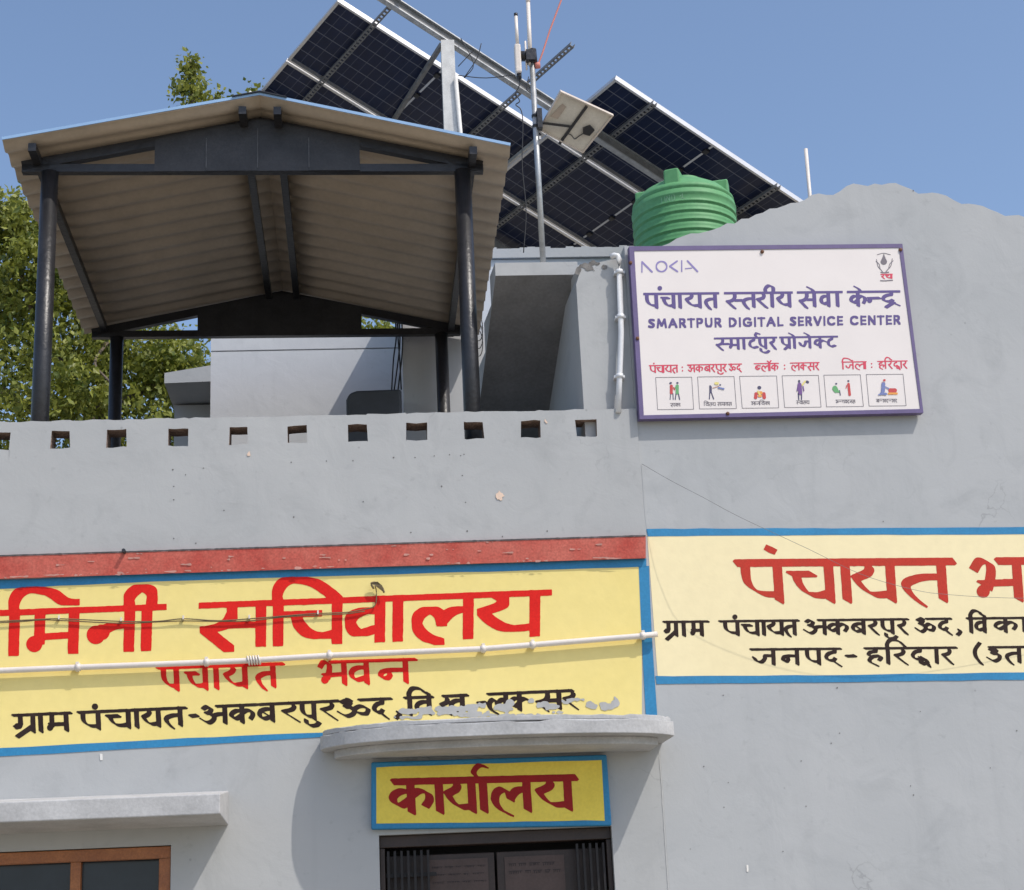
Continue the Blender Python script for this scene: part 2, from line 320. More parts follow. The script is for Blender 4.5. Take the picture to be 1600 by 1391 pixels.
# glyph: width, list of strokes; ('c',pts)=curve, ('l',pts)=straight, ('o',(x,y,r))=blob.  y 0 headline .. 1 foot
def st(x): return ('l', [(x, 0), (x, 1)])
G = {
 'aa': (.0, [st(0)]),
 'pa': (.85, [('c', [(.08, 0), (.09, .42), (.2, .64), (.45, .8), (.85, .83)]), st(.85)]),
 'ca': (.95, [('l', [(.0, .3), (.55, .3)]), ('c', [(.14, .32), (.2, .55), (.4, .8), (.7, .86), (.95, .8)]), st(.95)]),
 'ya': (.95, [('c', [(.3, .0), (.42, .13), (.36, .28), (.05, .42)]), ('c', [(.05, .42), (.22, .66), (.5, .85), (.95, .83)]), st(.95)]),
 'ta': (.75, [('c', [(.75, .4), (.38, .41), (.09, .54), (.08, .72), (.2, .93), (.36, 1.12)]), st(.75)]),
 'sa': (1.0, [('l', [(.5, 0), (.5, .3)]), ('c', [(.5, .25), (.42, .45), (.25, .56), (.03, .6)]), ('l', [(.03, .6), (.45, 1.1)]), ('l', [(.42, .52), (1.0, .52)]), st(1.0)]),
 'hsa': (.8, [('l', [(.45, 0), (.45, .3)]), ('c', [(.45, .25), (.38, .45), (.22, .56), (.03, .6)]), ('l', [(.03, .6), (.42, 1.08)]), ('l', [(.38, .52), (.9, .52)])]),
 'ra': (.55, [('c', [(.3, 0), (.42, .16), (.36, .36), (.04, .48)]), ('l', [(.05, .48), (.55, 1.06)])]),
 'ma': (1.0, [('l', [(.3, 0), (.3, .7)]), ('o', (.2, .79, .14)), ('l', [(.2, .62), (1.0, .62)]), st(1.0)]),
 'na': (1.0, [('c', [(1.0, .45), (.5, .44), (.2, .52), (.16, .72), (.34, .8), (.46, .68), (.42, .5)]), st(1.0)]),
 'nb': (1.0, [('c', [(.42, .50), (.6, .43), (1.0, .42)]), ('o', (.2, .63, .2)), ('o', (.34, .57, .17)), st(1.0)]),
 'mb': (1.0, [('l', [(.3, 0), (.3, .74)]), ('o', (.2, .80, .175)), ('l', [(.3, .63), (1.0, .61)]), st(1.0)]),
 'hna': (.8, [('l', [(.1, .47), (.95, .45)]), ('o', (.2, .62, .16))]),
 'va': (.9, [('c', [(.9, .3), (.5, .28), (.18, .4), (.12, .62), (.35, .83), (.9, .72)]), st(.9)]),
 'ba': (.9, [('c', [(.9, .3), (.5, .28), (.18, .4), (.12, .62), (.35, .83), (.9, .72)]), ('l', [(.25, .4), (.75, .72)]), st(.9)]),
 'la': (1.3, [('c', [(.62, 1.12), (.3, .98), (.1, .72), (.14, .45), (.38, .32), (.6, .42), (.68, .66)]), ('c', [(.66, .62), (.85, .42), (1.05, .34), (1.3, .34)]), st(1.3)]),
 'bha': (1.1, [('c', [(.04, .22), (.2, .0), (.42, .05), (.46, .3), (.36, .7)]), ('o', (.24, .78, .15)), ('l', [(.2, .58), (1.1, .55)]), st(1.1)]),
 'ka': (1.15, [('c', [(.58, .34), (.32, .3), (.08, .46), (.1, .66), (.3, .76), (.58, .56)]), ('l', [(.58, 0), (.58, 1)]), ('c', [(.58, .46), (.82, .3), (1.06, .38), (1.1, .6), (.98, .8)])]),
 'hka': (1.0, [('c', [(.5, .34), (.28, .3), (.08, .46), (.1, .66), (.28, .76), (.5, .56)]), ('l', [(.5, 0), (.5, 1)]), ('c', [(.5, .46), (.75, .34), (1.0, .44)])]),
 'ja': (1.0, [('c', [(1.0, .42), (.6, .42), (.56, .62), (.38, .82), (.15, .76), (.02, .52)]), st(1.0)]),
 'da': (.75, [('l', [(.5, 0), (.5, .22)]), ('c', [(.5, .22), (.25, .28), (.08, .48), (.16, .72), (.4, .76), (.52, .62)]), ('l', [(.36, .74), (.75, 1.12)])]),
 'dva': (.95, [('l', [(.45, 0), (.45, .2)]), ('c', [(.45, .2), (.2, .26), (.06, .46), (.16, .68), (.4, .72), (.55, .6)]), ('c', [(.4, .6), (.62, .72), (.84, .9)]), ('c', [(.8, .82), (.6, .74), (.46, .9), (.55, 1.05), (.78, .98)]), ('l', [(.72, .72), (.92, 1.22)])]),
 'dra': (.8, [('l', [(.5, 0), (.5, .22)]), ('c', [(.5, .22), (.25, .28), (.08, .46), (.16, .66), (.4, .7), (.56, .6)]), ('l', [(.4, .7), (.85, .98)]), ('l', [(.2, 1.12), (.62, .76)])]),
 'ha': (.8, [('l', [(.52, 0), (.52, .2)]), ('c', [(.52, .2), (.22, .25), (.1, .4), (.26, .53), (.52, .5), (.74, .5), (.8, .64), (.68, .78)]), ('c', [(.3, .56), (.14, .74), (.22, .92), (.58, 1.12)])]),
 'hba': (.85, [('c', [(.95, .3), (.5, .28), (.18, .4), (.12, .62), (.35, .83), (.7, .74), (.86, .6)]), ('l', [(.25, .4), (.65, .7)])]),
 'ga': (.85, [('l', [(.3, 0), (.3, .5)]), ('c', [(.3, .46), (.24, .66), (.05, .68)]), ('o', (.14, .64, .1)), st(.85)]),
 'gra': (.85, [('l', [(.3, 0), (.3, .5)]), ('c', [(.3, .46), (.24, .66), (.05, .68)]), ('o', (.14, .64, .1)), st(.85), ('l', [(.12, 1.25), (.85, .66)])]),
 'pra': (.85, [('c', [(.08, 0), (.09, .36), (.2, .56), (.45, .7), (.85, .72)]), st(.85), ('l', [(.3, 1.1), (.85, .72)])]),
 'a': (1.0, [('c', [(.08, .12), (.26, .0), (.42, .12), (.36, .32), (.2, .38)]), ('c', [(.24, .38), (.5, .46), (.52, .74), (.28, .92), (.0, .7)]), ('c', [(.46, .56), (.7, .46), (1.0, .46)]), st(1.0)]),
 'u': (.6, [('l', [(.34, 0), (.34, .1)]), ('c', [(.1, .18), (.32, .08), (.44, .22), (.2, .4)]), ('c', [(.2, .4), (.54, .46), (.56, .74), (.3, .9), (.0, .68)])]),
 'uu': (1.0, [('l', [(.3, -.06), (.42, -.02)]), ('c', [(.08, .1), (.28, .0), (.4, .14), (.2, .36)]), ('c', [(.2, .36), (.5, .44), (.5, .74), (.26, .9), (.0, .66)]), ('c', [(.46, .56), (.72, .36), (.98, .52), (.92, .8), (.66, .76)])]),
 'tta': (.75, [('l', [(.42, 0), (.42, .2)]), ('c', [(.42, .2), (.12, .36), (.08, .68), (.32, .9), (.72, .82)])]),
 'dash': (1.0, [('l', [(0, .5), (1.0, .47)])]),
 'comma': (.2, [('c', [(.1, .8), (.16, .95), (.0, 1.15)])]),
 'colon': (.2, [('o', (.1, .3, .09)), ('o', (.1, .8, .09))]),
 'paren': (.3, [('c', [(.25, -.3), (.02, .15), (.04, .6), (.3, 1.1)])]),
}
EXTRA = {   # matras, offset from the stem they sit on
 'u_': [('c', [(-.48, 1.0), (-.44, 1.2), (-.2, 1.36), (.1, 1.34), (.28, 1.2)])],
 'dot': [('o', (-.15, -.3, .1))],
 'e_': [('c', [(.0, .0), (-.14, -.2), (-.42, -.36)])],
 'reph': [('c', [(.0, .0), (-.2, -.22), (-.1, -.42), (.16, -.36)])],
 'cand': [('c', [(-.3, -.36), (-.05, -.14), (.22, -.4)])],
 'ii_': [('c', [(-.42, 0), (-.45, -.28), (-.2, -.5), (.1, -.38), (.1, 0)]), st(0)],
}
LAT = {  # block capitals, y 0 top .. 1 foot
 'S': (.6, [('c', [(.55, .12), (.3, 0.02), (.08, .2), (.3, .46), (.54, .7), (.32, .96), (.03, .84)])]),
 'M': (.95, [('l', [(.06, 1), (.16, 0)]), ('l', [(.16, 0), (.47, .8)]), ('l', [(.47, .8), (.78, 0)]), ('l', [(.78, 0), (.9, 1)])]),
 'A': (.8, [('l', [(.03, 1), (.4, 0)]), ('l', [(.4, 0), (.77, 1)]), ('l', [(.18, .66), (.62, .66)])]),
 'R': (.65, [('l', [(.08, 0), (.08, 1)]), ('c', [(.08, .03), (.4, .03), (.55, .26), (.4, .5), (.08, .5)]), ('l', [(.3, .5), (.6, 1)])]),
 'T': (.6, [('l', [(0, .04), (.6, .04)]), ('l', [(.3, 0), (.3, 1)])]),
 'P': (.62, [('l', [(.08, 0), (.08, 1)]), ('c', [(.08, .03), (.4, .03), (.56, .27), (.4, .52), (.08, .52)])]),
 'U': (.7, [('c', [(.07, 0), (.07, .6), (.18, .92), (.35, .97), (.52, .92), (.63, .6), (.63, 0)])]),
 'D': (.75, [('l', [(.08, 0), (.08, 1)]), ('c', [(.08, .03), (.42, .06), (.68, .5), (.42, .94), (.08, .97)])]),
 'I': (.16, [('l', [(.08, 0), (.08, 1)])]),
 'G': (.85, [('c', [(.72, .2), (.45, .02), (.1, .25), (.1, .75), (.45, .98), (.76, .82), (.78, .55)]), ('l', [(.48, .55), (.8, .55)])]),
 'L': (.5, [('l', [(.08, 0), (.08, 1)]), ('l', [(.08, .96), (.5, .96)])]),
 'E': (.55, [('l', [(.08, 0), (.08, 1)]), ('l', [(.08, .04), (.52, .04)]), ('l', [(.08, .5), (.48, .5)]), ('l', [(.08, .96), (.52, .96)])]),
 'V': (.78, [('l', [(.04, 0), (.39, 1)]), ('l', [(.39, 1), (.74, 0)])]),
 'C': (.8, [('c', [(.72, .18), (.45, .02), (.1, .25), (.1, .75), (.45, .98), (.74, .82)])]),
 'N': (.75, [('l', [(.08, 1), (.08, 0)]), ('l', [(.08, 0), (.67, 1)]), ('l', [(.67, 1), (.67, 0)])]),
}

class Ink:
    """brush strokes laid on a raster in photo pixels, contoured, then carried to the real wall"""
    def __init__(s, x0, y0, x1, y1, step=1.0, wob=.35):
        s.x = np.arange(x0, x1 + step, step); s.y = np.arange(y0, y1 + step, step); s.st = step
        s.f = np.full((len(s.y), len(s.x)), -50.0); s.wob = wob
        s.cut = np.full_like(s.f, -50.0)
    def _win(s, lo, hi, pad):
        i0 = max(0, int((lo[0] - pad - s.x[0]) / s.st)); i1 = min(len(s.x), int((hi[0] + pad - s.x[0]) / s.st) + 2)
        j0 = max(0, int((lo[1] - pad - s.y[0]) / s.st)); j1 = min(len(s.y), int((hi[1] + pad - s.y[0]) / s.st) + 2)
        if i1 <= i0 or j1 <= j0: return None
        X, Y = np.meshgrid(s.x[i0:i1], s.y[j0:j1]); return slice(j0, j1), slice(i0, i1), X, Y
    def seg(s, p, q, w, t, ang, T=None):
        p = np.asarray(p, float); q = np.asarray(q, float); d = q - p; ln = np.hypot(*d)
        pad = w + t + 3
        r = s._win(np.minimum(p, q), np.maximum(p, q), pad)
        if r is None: return
        a, b, X, Y = r; c = (p + q) / 2
        u = np.array([math.cos(ang), math.sin(ang)]); v = np.array([-u[1], u[0]])
        v_ = np.full(X.shape, 1e9)
        ns = [u, v] + ([np.array([-d[1], d[0]]) / ln] if ln > 1e-6 else [])
        for n in ns:
            h = abs(n @ d) / 2 + abs(n @ u) * w / 2 + abs(n @ v) * t / 2
            v_ = np.minimum(v_, h - np.abs((X - c[0]) * n[0] + (Y - c[1]) * n[1]))
        s.f[a, b] = np.maximum(s.f[a, b], v_)
    def blob(s, c, rx, ry, tgt=None, noise=0.0):
        r = s._win(np.array(c) - (rx, ry), np.array(c) + (rx, ry), 4)
        if r is None: return
        a, b, X, Y = r
        k = np.hypot((X - c[0]) / rx, (Y - c[1]) / ry)
        v_ = (1 - k) * min(rx, ry)
        F_ = s.f if tgt is None else tgt
        F_[a, b] = np.maximum(F_[a, b], v_)
    def poly(s, pts, w, t, ang):
        for p, q in zip(pts[:-1], pts[1:]): s.seg(p, q, w, t, ang)
    def glyph(s, strokes, fx, fy, w, t, ang, hx, hy):
        for k, d in strokes:
            if k == 'o':
                s.blob((fx(d[0], d[1]), fy(d[0], d[1])), max(d[2] * hy * 1.15, w * .62), max(d[2] * hy * 1.15, w * .62)); continue
            pts = cr_spline(d) if k == 'c' else d
            s.poly([(fx(x, y), fy(x, y)) for x, y in pts], w, t, ang)
    def mesh(s, proj, extra_noise=0.0):
        f = s.f.copy()
        ny, nx = f.shape
        if s.wob:
            k = max(2, int((5 if s.wob < 1 else 3) / s.st)); nz = rng.normal(size=(ny // k + 3, nx // k + 3))
            yy = np.arange(ny) / k; xx = np.arange(nx) / k; j = yy.astype(int); i = xx.astype(int)
            a = (yy - j)[:, None]; b = (xx - i)[None, :]
            z = nz[j][:, i] * (1 - a) * (1 - b) + nz[j + 1][:, i] * a * (1 - b) + nz[j][:, i + 1] * (1 - a) * b + nz[j + 1][:, i + 1] * a * b
            f = f + z * s.wob * (.6 + extra_noise)
        f = np.minimum(f, -s.cut)
        f[np.abs(f) < 1e-3] = 1e-3
        ins = f > 0
        V = []; Fs = []; vid = {}
        def vert(key, x, y):
            if key not in vid: vid[key] = len(V); V.append((x, y))
            return vid[key]
        c = ins[:-1, :-1].astype(int) + ins[:-1, 1:] + ins[1:, 1:] + ins[1:, :-1]
        for j in range(ny - 1):
            row = c[j]; nzr = np.nonzero(row)[0]
            if len(nzr) == 0: continue
            run = None
            for i in nzr:
                if row[i] == 4:
                    if run is not None and run[1] == i: run[1] = i + 1
                    else:
                        if run: Fs.append((vert((run[0], j), s.x[run[0]], s.y[j]), vert((run[1], j), s.x[run[1]], s.y[j]), vert((run[1], j + 1), s.x[run[1]], s.y[j + 1]), vert((run[0], j + 1), s.x[run[0]], s.y[j + 1])))
                        run = [i, i + 1]
                    continue
                if run: Fs.append((vert((run[0], j), s.x[run[0]], s.y[j]), vert((run[1], j), s.x[run[1]], s.y[j]), vert((run[1], j + 1), s.x[run[1]], s.y[j + 1]), vert((run[0], j + 1), s.x[run[0]], s.y[j + 1]))); run = None
                cs = [(i, j), (i + 1, j), (i + 1, j + 1), (i, j + 1)]; face = []
                for k in range(4):
                    A = cs[k]; B = cs[(k + 1) % 4]; fa = f[A[1], A[0]]; fb = f[B[1], B[0]]
                    if fa > 0: face.append(vert(A, s.x[A[0]], s.y[A[1]]))
                    if (fa > 0) != (fb > 0):
                        t = fa / (fa - fb); key = (min(A, B), max(A, B))
                        face.append(vert(key, s.x[A[0]] + (s.x[B[0]] - s.x[A[0]]) * t, s.y[A[1]] + (s.y[B[1]] - s.y[A[1]]) * t))
                if len(face) >= 3: Fs.append(tuple(face))
            if run: Fs.append((vert((run[0], j), s.x[run[0]], s.y[j]), vert((run[1], j), s.x[run[1]], s.y[j]), vert((run[1], j + 1), s.x[run[1]], s.y[j + 1]), vert((run[0], j + 1), s.x[run[0]], s.y[j + 1])))
        m = MB()
        if V: m.add(proj(np.array(V)), [q[::-1] for q in Fs])
        return m

def line_fn(pts):
    xs = [p[0] for p in pts]; ys = [p[1] for p in pts]; c = np.polyfit(xs, ys, 1 if len(pts) > 1 else 0)
    return lambda x: float(np.polyval(c, x))
def write(ink, items, head, H, w, t, ang, bars, bt=None, lean=0.05, table=G):
    """items: (glyph, x0, x1[, extras]) in photo px; head: y of headline(x); H: letter height"""
    hf = head
    for it in items:
        nm, x0, x1 = it[:3]; ex = it[3:]
        wd, sk = table[nm]
        k = (x1 - x0) / wd if wd > 0 else H
        fx = lambda x, y, x0=x0, k=k: x0 + x * k + y * H * lean
        fy = lambda x, y, x0=x0, k=k: hf(x0 + x * k) + y * H
        ink.glyph(sk, fx, fy, w, t, ang, k, H)
        for e in ex:
            if isinstance(e, tuple):      # short i: ('i', stem_x) arch reaching this letter's stem
                sx = e[1]; Wd = (x1 - sx) / H
                arch = [('l', [(0, 0), (0, 1)]), ('c', [(0, .1), (-.02, -.28), (.22, -.54), (.5 * Wd + .1, -.48), (.82 * Wd, -.24), (Wd, -.2)])]
                if len(e) > 2: arch[1] = ('c', [(0, .1), (-.02, -.28), (.22, -.54), (.5 * Wd + .1, -.48), (.85 * Wd, -.22), (Wd, -.02)])
                ink.glyph(arch, lambda x, y: sx + x * H + y * H * lean, lambda x, y: hf(sx + x * H) + y * H, w, t, ang, H, H)
            else:
                ink.glyph(EXTRA[e], lambda x, y: x1 + x * H + y * H * lean, lambda x, y: hf(x1 + x * H) + y * H, w, t, ang, H, H)
    for b0, b1 in bars:
        n = 6
        P = [(b0 + (b1 - b0) * i / n, hf(b0 + (b1 - b0) * i / n)) for i in range(n + 1)]
        ink.poly(P, w * .7, t, ang) if bt is None else ink.poly(P, *bt)
def word(ink, names, x0, x1, hf, H, w, t, ang, gap=.28, bar=True, table=G, lean=.05):
    """spread glyphs over x0..x1 by their natural advances; a glyph may be 'pa+e_' or 'ca<i'"""
    adv = []; pos = 0
    for n in names:
        b = n.split('+')[0].replace('<i', '')
        if '<i' in n: pos += .12; sx = pos; pos += .3
        else: sx = None
        wd = table[b][0]; pos += gap * .5 if wd else gap * .2
        adv.append((n, b, pos, pos + wd, sx)); pos += wd + gap * .5
    k = (x1 - x0) / pos; items = []
    for n, b, a, c, sx in adv:
        ex = list(n.split('+')[1:])
        if sx is not None: ex.append(('i', x0 + sx * k))
        items.append((b, x0 + a * k, x0 + c * k if c > a else x0 + a * k, *ex))
    write(ink, items, hf, H, w, t, ang, [(x0, x1)] if bar else [], table=table, lean=lean)

# ================================================================== BUILDING
bld = empty('office_building', tuple(CORNER), 'grey plastered two storey village office with yellow lettered panels and blue borders', 'building')
Z_ROOF = 3.88                                   # terrace floor
zpar = 4.64
zband_t = lambda x: L1(x, 0)[2]
# --- front wall of the lower wing, with door and window openings
sD0, sD1 = sz(LW([(592, 1300), (956, 1300)])); zD = L1(770, 1298)[2]
sW1 = sz(LW([(267, 1340)]))[0][0]; zW = L1(130, 1326)[2]
fw = grid_wall(lambda s, z, d: wl(s, z, -d), [-7.5, -5.5, 0], [0, 3.86], .24, [(sD0[0], sD1[0], 0.3, zD), (sW1 - 1.25, sW1, 1.15, zW)])
fw.build('front_wall', [GREY, GREY], bld)
# --- parapet with a row of square openings
hp = [(95, 685), (183, 685), (279, 683), (373, 683), (465, 681), (559, 681), (651, 680), (740, 679), (829, 678), (916, 677)]
hs = [sz(LW([p]))[0] for p in hp]
dS = (hs[-1][0] - hs[0][0]) / 9
hs = [(hs[0][0] - dS * k, hs[0][1] + .004 * k) for k in (4, 3, 2, 1)] + hs
holes = []
for s_, z_ in hs:
    hw = random.uniform(.05, .058); zm = float(np.mean([q[1] for q in hs])); holes.append((s_ - hw, s_ + hw, zm - .050, zm + .050))
# share one z-range so that the grid stays small
par = grid_wall(lambda s, z, d: wl(s, z, .012 - d), list(np.arange(-7.5, .001, .055)) + [0.0], [3.862, 4.1, 4.4, zpar - .012, zpar], .135, holes, edge_noise=.006, hole_jit=.004)
par.build('parapet', [GREY, BROKEN], bld)
# --- red string course
zb = [(-7.5, L1(0, 869)[2], L1(0, 906)[2])]
sc = MB()
bx = [-420, 0, 140, 275, 500, 700, 850, 1009]
ty = [line_fn([(0, 869), (240, 863.5), (700, 847), (1010, 838.5)])(x) for x in bx]
by = [line_fn([(0, 906), (275, 893.5), (800, 880), (1010, 872)])(x) for x in bx]
T0 = LW(list(zip(bx, ty)), .032); B0 = LW(list(zip(bx, by)), .028); T1 = LW(list(zip(bx, ty)), .0); B1 = LW(list(zip(bx, by)), .0)
for i in range(len(bx) - 1):
    sc.add([T0[i], T0[i + 1], B0[i + 1], B0[i]], [(0, 3, 2, 1)]); sc.add([T1[i], T1[i + 1], T0[i + 1], T0[i]], [(0, 3, 2, 1)]); sc.add([B0[i], B0[i + 1], B1[i + 1], B1[i]], [(0, 3, 2, 1)])
sc.add([T0[-1], T1[-1], B1[-1], B0[-1]], [(0, 1, 2, 3)]); sc.add([T0[0], B0[0], B1[0], T1[0]], [(0, 1, 2, 3)])
sco = sc.build('string_course', BAND, bld)
ik = Ink(-60, 826, 1012, 882, .8, .35)
hb_ = lambda x: float(np.interp(x, bx, ty))
ik.poly([(x, hb_(x) - 1.2) for x in np.linspace(-60, 1008, 30)], 2.2, 2.2, 0)
ik.mesh(lambda v: LW(v, .0345)).build('groove_shade', mat('groove_shade_paint', (.10, .09, .09), .95, var=.4, scale=20), sco, fixn=False)  # dark line painted for the shaded gap above the red band
ik = Ink(-60, 830, 1012, 912, .8, .8)
for k in range(80):
    x = random.uniform(-50, 1000); t_ = random.choice([random.random(), .9 + random.random() * .08]); y = hb_(x) + t_ * (float(np.interp(x, bx, by)) - hb_(x)); l_ = random.uniform(3, 18)
    ik.seg((x, y), (x + l_, y - l_ * .028), random.uniform(.5, 1.5), random.uniform(.5, 1.3), 0)
ik.mesh(lambda v: LW(v, .0335), .5).build('scrape', mat('scraped_paint', (.55, .27, .22), .85, var=.3, scale=14), sco, fixn=False)
# --- terrace slab and body of the lower wing
b = MB(); b.box(wl(-7.5, Z_ROOF - .12, -.25), tL * 7.5, nL * 7.0, Zv * .12); b.build('terrace_floor', CONC, bld)
b = MB(); b.box(wl(-7.5, 0, -7.0), tL * 7.5, nL * .24, Zv * 3.7); b.box(wl(-7.5, 0, -.25), tL * .24, nL * 6.7, Zv * 3.7); b.build('rear_wall', GREY, bld)

# --- right wing wall with the rough gable-like top
top = [(1010, 386), (1032, 382), (1060, 373), (1092, 362), (1136, 354), (1152, 343), (1168, 339), (1184, 334), (1210, 326), (1240, 316), (1265, 309), (1292, 303), (1315, 295), (1340, 290), (1360, 287), (1380, 286), (1400, 287), (1420, 294), (1436, 300), (1460, 304), (1484, 310), (1508, 316), (1532, 323), (1560, 332), (1600, 341), (1660, 356), (1800, 392)]
tp = RW(top); tp = [((p - CORNER) @ tR, p[2]) for p in tp]
# densify with a rough edge
ts = np.concatenate([np.arange(0.0, tp[-1][0], .045), [tp[-1][0]]])
tz = np.interp(ts, [a for a, _ in tp], [c for _, c in tp]); tz += rng.normal(0, .006, len(ts)) + .008 * np.sin(ts * 23)
rw = MB(); V = []; Fs = []; n = len(ts)
for d in (0, -.11):
    for k in range(n): V.append(wr(ts[k], 0, d)); V.append(wr(ts[k], tz[k] - .14, d)); V.append(wr(ts[k], tz[k] + (0 if d == 0 else rng.normal(.0, .01)), d))
for k in range(n - 1):
    a = 3 * k
    for o in (0, 3 * n):
        Fs += [(o + a, o + a + 3, o + a + 4, o + a + 1), (o + a + 1, o + a + 4, o + a + 5, o + a + 2)]
    Fs.append((a + 2, a + 5, 3 * n + a + 5, 3 * n + a + 2))
Fs += [(0, 1, 2, 3 * n + 2, 3 * n + 1, 3 * n), (3 * n - 3, 3 * n - 2, 3 * n - 1, 6 * n - 1, 6 * n - 2, 6 * n - 3)]
rw.add(V, Fs); o = rw.build('front_wall', GREY2, bld); o['label'] = 'taller grey front wall with a rough sloping top edge'
b = MB(); b.box(wr(.12, 5.18, -.25), tR * 3.6, nR * 5.4, Zv * .14); b.box(wr(3.5, 0, -.25), tR * .24, nR * 5.4, Zv * 5.17); b.build('roof_slab', CONC, bld)

# --- painted panels
def strip(pts_top, pts_bot, proj, off, n=10):
    m = MB(); a = np.array(pts_top, float); c = np.array(pts_bot, float)
    fa = lambda t: np.array([np.interp(t, np.linspace(0, 1, len(a)), a[:, k]) for k in (0, 1)])
    fc = lambda t: np.array([np.interp(t, np.linspace(0, 1, len(c)), c[:, k]) for k in (0, 1)])
    T = [fa(i / n) + (0, rng.normal(0, .35)) for i in range(n + 1)]; B_ = [fc(i / n) + (0, rng.normal(0, .35)) for i in range(n + 1)]
    P = proj(np.array(T), off); Q = proj(np.array(B_), off)
    for i in range(n): m.add([P[i], Q[i], Q[i + 1], P[i + 1]], [(0, 1, 2, 3)])
    return m
def merge(*ms):
    r = MB()
    for m in ms:
        o = len(r.v); r.v += m.v; r.f += [tuple(i + o for i in f) for f in m.f]; r.mi += m.mi; r.sm += m.sm
    return r
# large yellow panel on the lower wing
pA = strip([(-420, 930), (0, 914), (275, 904), (700, 891), (1003, 880)], [(-420, 1190), (0, 1174), (250, 1161), (505, 1149), (1003, 1120)], LW, .0015, 24).build('painted_panel', YEL, bld, fixn=False)
pA['label'] = 'long yellow panel with red and black lettering in a blue border'
for q_ in (strip([(-420, 923), (0, 906.5), (275, 894.5), (700, 883), (1010, 873)], [(-420, 936), (0, 920), (275, 907), (700, 895), (1010, 886)], LW, .0028, 30),
      strip([(998, 885), (1002, 985), (1006, 1060), (1009, 1118)], [(1014, 885), (1018, 985), (1023, 1060), (1027, 1118)], LW, .0028, 8),
      strip([(-420, 1183), (0, 1169), (250, 1156), (507, 1144)], [(-420, 1196), (0, 1182), (250, 1168), (507, 1152)], LW, .0028, 18)): q_.build('border', BLUE, pA, fixn=False)
# cream panel on the right wing
pB = strip([(1011, 832), (1300, 831), (1700, 829)], [(1028, 1062), (1300, 1060), (1700, 1054)], RW, .0015, 20).build('painted_panel', CREAM, bld, fixn=False)
pB['label'] = 'pale cream panel with red heading and two black lines, cut by the photo edge'
for q_ in (strip([(1010, 826.5), (1300, 825.5), (1700, 823)], [(1012, 838), (1300, 836.5), (1700, 834)], RW, .0028, 20),
      strip([(1024, 1057), (1300, 1055), (1700, 1049)], [(1026, 1069), (1300, 1066.5), (1700, 1060)], RW, .0028, 20)): q_.build('border', BLUE, pB, fixn=False)
# yellow sign box over the door
zt, zb_ = None, None
bxm = MB(); c4 = [(580, 1191), (948, 1179), (956, 1290), (580, 1296)]
fr = LW(c4, .045); bk = LW(c4, 0.0)
fr = [p for p in fr]; bk = [f + nL * .05 for f in fr]
bxm.add(fr + bk, [(3, 2, 1, 0), (4, 5, 6, 7), (0, 1, 5, 4), (1, 2, 6, 5), (2, 3, 7, 6), (3, 0, 4, 7)])
pC = bxm.build('painted_panel', BLUE, bld, bevel=.008); pC['label'] = 'small yellow office name panel in a blue border above the door'
strip([(588, 1199), (760, 1193), (940, 1188)], [(588, 1287), (760, 1285), (945, 1282)], LW, .0465, 12).build('yellow_field', YEL2, pC, fixn=False)

# ---- lettering on the panels
def lines(parent, name, m, ink, off, proj):
    return ink.mesh(lambda v: proj(v, off)).build(name, m, parent, fixn=False)
ik = Ink(-5, 895, 870, 1035, 1.0, .3)
hA = line_fn([(3, 958), (858, 926)])
write(ik, [('mb', 40, 116, ('i', 23)), ('nb', 138, 203), ('aa', 230, 230, 'ii_')], hA, 63, 16.5, 10, -.03, [(4, 256)], bt=(9, 9.5, -.03), lean=-.03)
write(ik, [('sa', 318, 408), ('ca', 452, 527, ('i', 435, 1)), ('va', 541, 594), ('aa', 622, 622), ('la', 646, 732), ('ya', 749, 836)], hA, 63, 16.5, 10, -.03, [(315, 858)], bt=(9, 9.5, -.03), lean=-.01)
lines(pA, 'lettering', REDP, ik, .0028, LW)
ik = Ink(235, 1015, 665, 1090, 1.0, .25)
hB = line_fn([(243, 1043), (443, 1039), (650, 1029.5)])
write(ik, [('pa', 253, 275), ('ca', 291, 320), ('aa', 337, 337), ('ya', 350, 382), ('ta', 400, 426)], hB, 35, 9, 2.4, .55, [(246, 443)])
write(ik, [('bha', 498, 537), ('va', 545, 572), ('na', 587, 633)], hB, 35, 9, 2.4, .55, [(516, 650)])
lines(pA, 'lettering', REDP, ik, .0028, LW)
ik = Ink(10, 1060, 910, 1165, .8, .25)
hC = line_fn([(22, 1118), (288, 1106), (527, 1096), (710, 1086.5), (894, 1079.5)])
wC = (27, 8, 2.2, .55)
write(ik, [('gra', 21, 51), ('aa', 63, 63), ('ma', 71, 103)], hC, *wC, [(20, 111)])
write(ik, [('pa', 127, 153, 'dot'), ('ca', 167, 200), ('aa', 213, 213), ('ya', 222, 247), ('ta', 257, 281)], hC, *wC, [(122, 291)])
write(ik, [('dash', 297, 308), ('a', 314, 351), ('ka', 359, 396), ('ba', 402, 425), ('ra', 440, 465), ('pa', 470, 490, 'u_'), ('ra', 501, 524)], hC, *wC, [(338, 530)])
write(ik, [('uu', 529, 575), ('da', 582, 604), ('comma', 617, 625)], hC, *wC, [(561, 612)])
write(ik, [('va', 648, 670, ('i', 640)), ('va', 702, 722), ('ra', 688, 702), ('dash', 747, 760)], hC, *wC, [(632, 676), (692, 731)])
write(ik, [('la', 762, 790), ('hka', 796, 826), ('sa', 838, 873), ('ra', 880, 900)], hC, *wC, [(762, 895)])
lines(pA, 'lettering', BLACKP, ik, .0028, LW)
